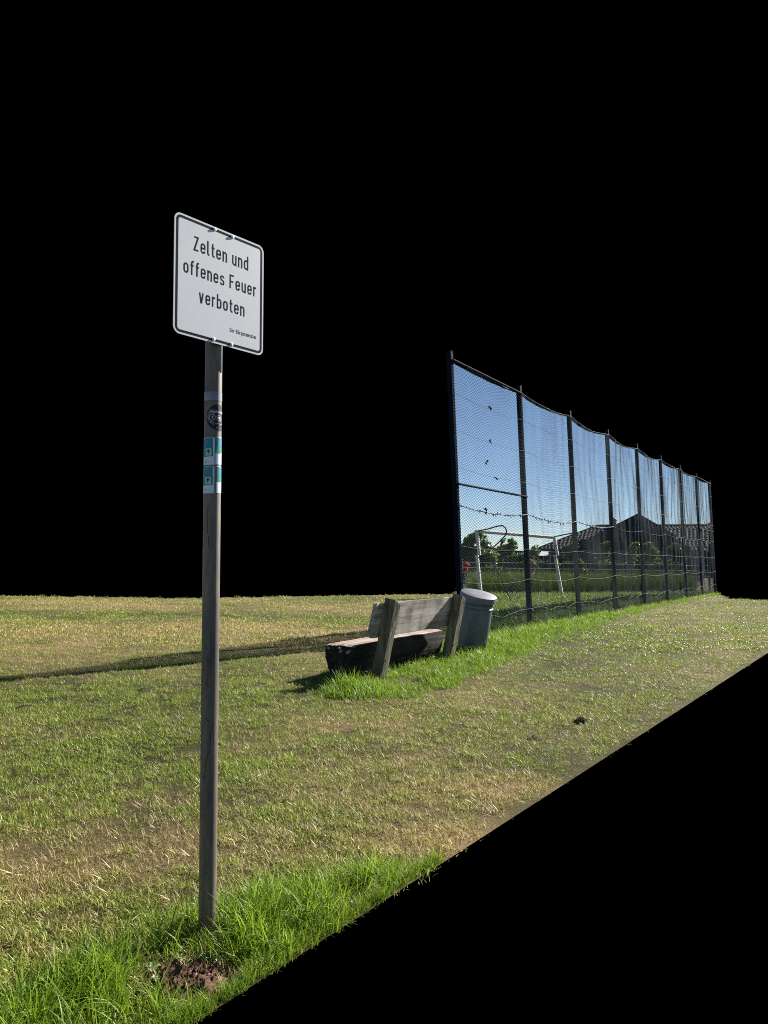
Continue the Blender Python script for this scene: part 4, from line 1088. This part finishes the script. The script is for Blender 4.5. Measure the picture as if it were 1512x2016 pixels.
for i, (x, y, r, h, lb) in enumerate(((1.928, 7.5, .09, .05, 'dark clod of earth alone on the lawn right of the bench'), (-3.562, 7.78, .10, .035, 'dark clump of earth on the lawn by the left edge of the photo'),
        (-2.69, 8.85, .10, .035, 'dark clump of earth on the lawn left of the sign pole'), (1.346, 6.78, .09, .02, 'flat dark patch of loose earth below the clod right of the bench'))):
    heap('earth_clod', (x, y, hgt(x, y)), r, h, M['clod'], 20 + i, lb, 'clod', CG, 26)
def weed(loc, n, L, mat, seed, label, group):
    r = random.Random(seed); o = empty('weed_plant', loc, 0, label=label, cat='weed', group=group)
    for k in range(n):
        a = 2 * PI * k / n + r.uniform(-.4, .4); l = L * r.uniform(.6, 1.2); el = r.uniform(.35, 1.1); wd = l * .09; v = []; f = []
        for i in range(6):
            t = i / 5; rr_ = l * t * math.cos(el) ; z = .02 + l * t * math.sin(el) - l * .55 * t * t; ww = wd * math.sin(PI * min(1, .12 + t * .9)) + .001
            for sgn, dz in ((-1, .15), (0, 0), (1, .15)):
                v.append((math.cos(a) * rr_ - math.sin(a) * ww * sgn, math.sin(a) * rr_ + math.cos(a) * ww * sgn, z + ww * dz * 2))
        for i in range(5):
            for j in range(2): q_ = 3 * i + j; f.append((q_, q_ + 1, q_ + 4, q_ + 3))
        me = bpy.data.meshes.new('leaf'); me.from_pydata(v, [], f); me.materials.append(mat)
        t_ = r.random(); a_ = me.attributes.new('rnd', 'FLOAT', 'POINT'); a_.data.foreach_set('value', [t_] * len(v))
        me.polygons.foreach_set('use_smooth', [True] * len(f)); me.update(); link('leaf', me, o)
WG = 'leafy weeds by the bench'
def bl(x, y): return bench.location + Vector((math.cos(BZ) * x - math.sin(BZ) * y, math.sin(BZ) * x + math.cos(BZ) * y, 0))
weed(bl(-.12, .02), 8, .19, M['leaf_pale'], 1, 'pale leafy weed at the foot of the left bench post', WG)
weed(bl(.25, .02), 8, .17, M['leaf_pale'], 2, 'pale curled weed under the log, right of the left bench post', WG)
weed(bl(1.85, .02), 10, .22, M['leaf_pale'], 3, 'large pale weed against the right bench post', WG)
weed(bl(2.45, -.25), 9, .2, M['leaf_pale'], 4, 'pale drooping weed between the bench and the bin', WG)
weed(Vector((-.83, 2.93, .0)), 7, .05, M['leaf_pale'], 5, 'tiny pale rosette at the left rim of the molehill', None)
for i, (x, y) in enumerate(((-.80, 2.86), (-.74, 3.0), (-.66, 3.01), (-.60, 2.98))):
    weed(Vector((x, y, .004)), 6, .035, M['leaf_pale'], 30 + i, ('tiny pale clover at the left corner of the molehill', 'tiny pale clover behind the left half of the molehill', 'tiny pale clover behind the middle of the molehill', 'tiny pale clover behind the right half of the molehill')[i], 'clover round the molehill')
weed(Vector((-.62, 3.03, .0)), 7, .07, M['weed'], 6, 'tiny green rosette behind the molehill, below the pole', None)
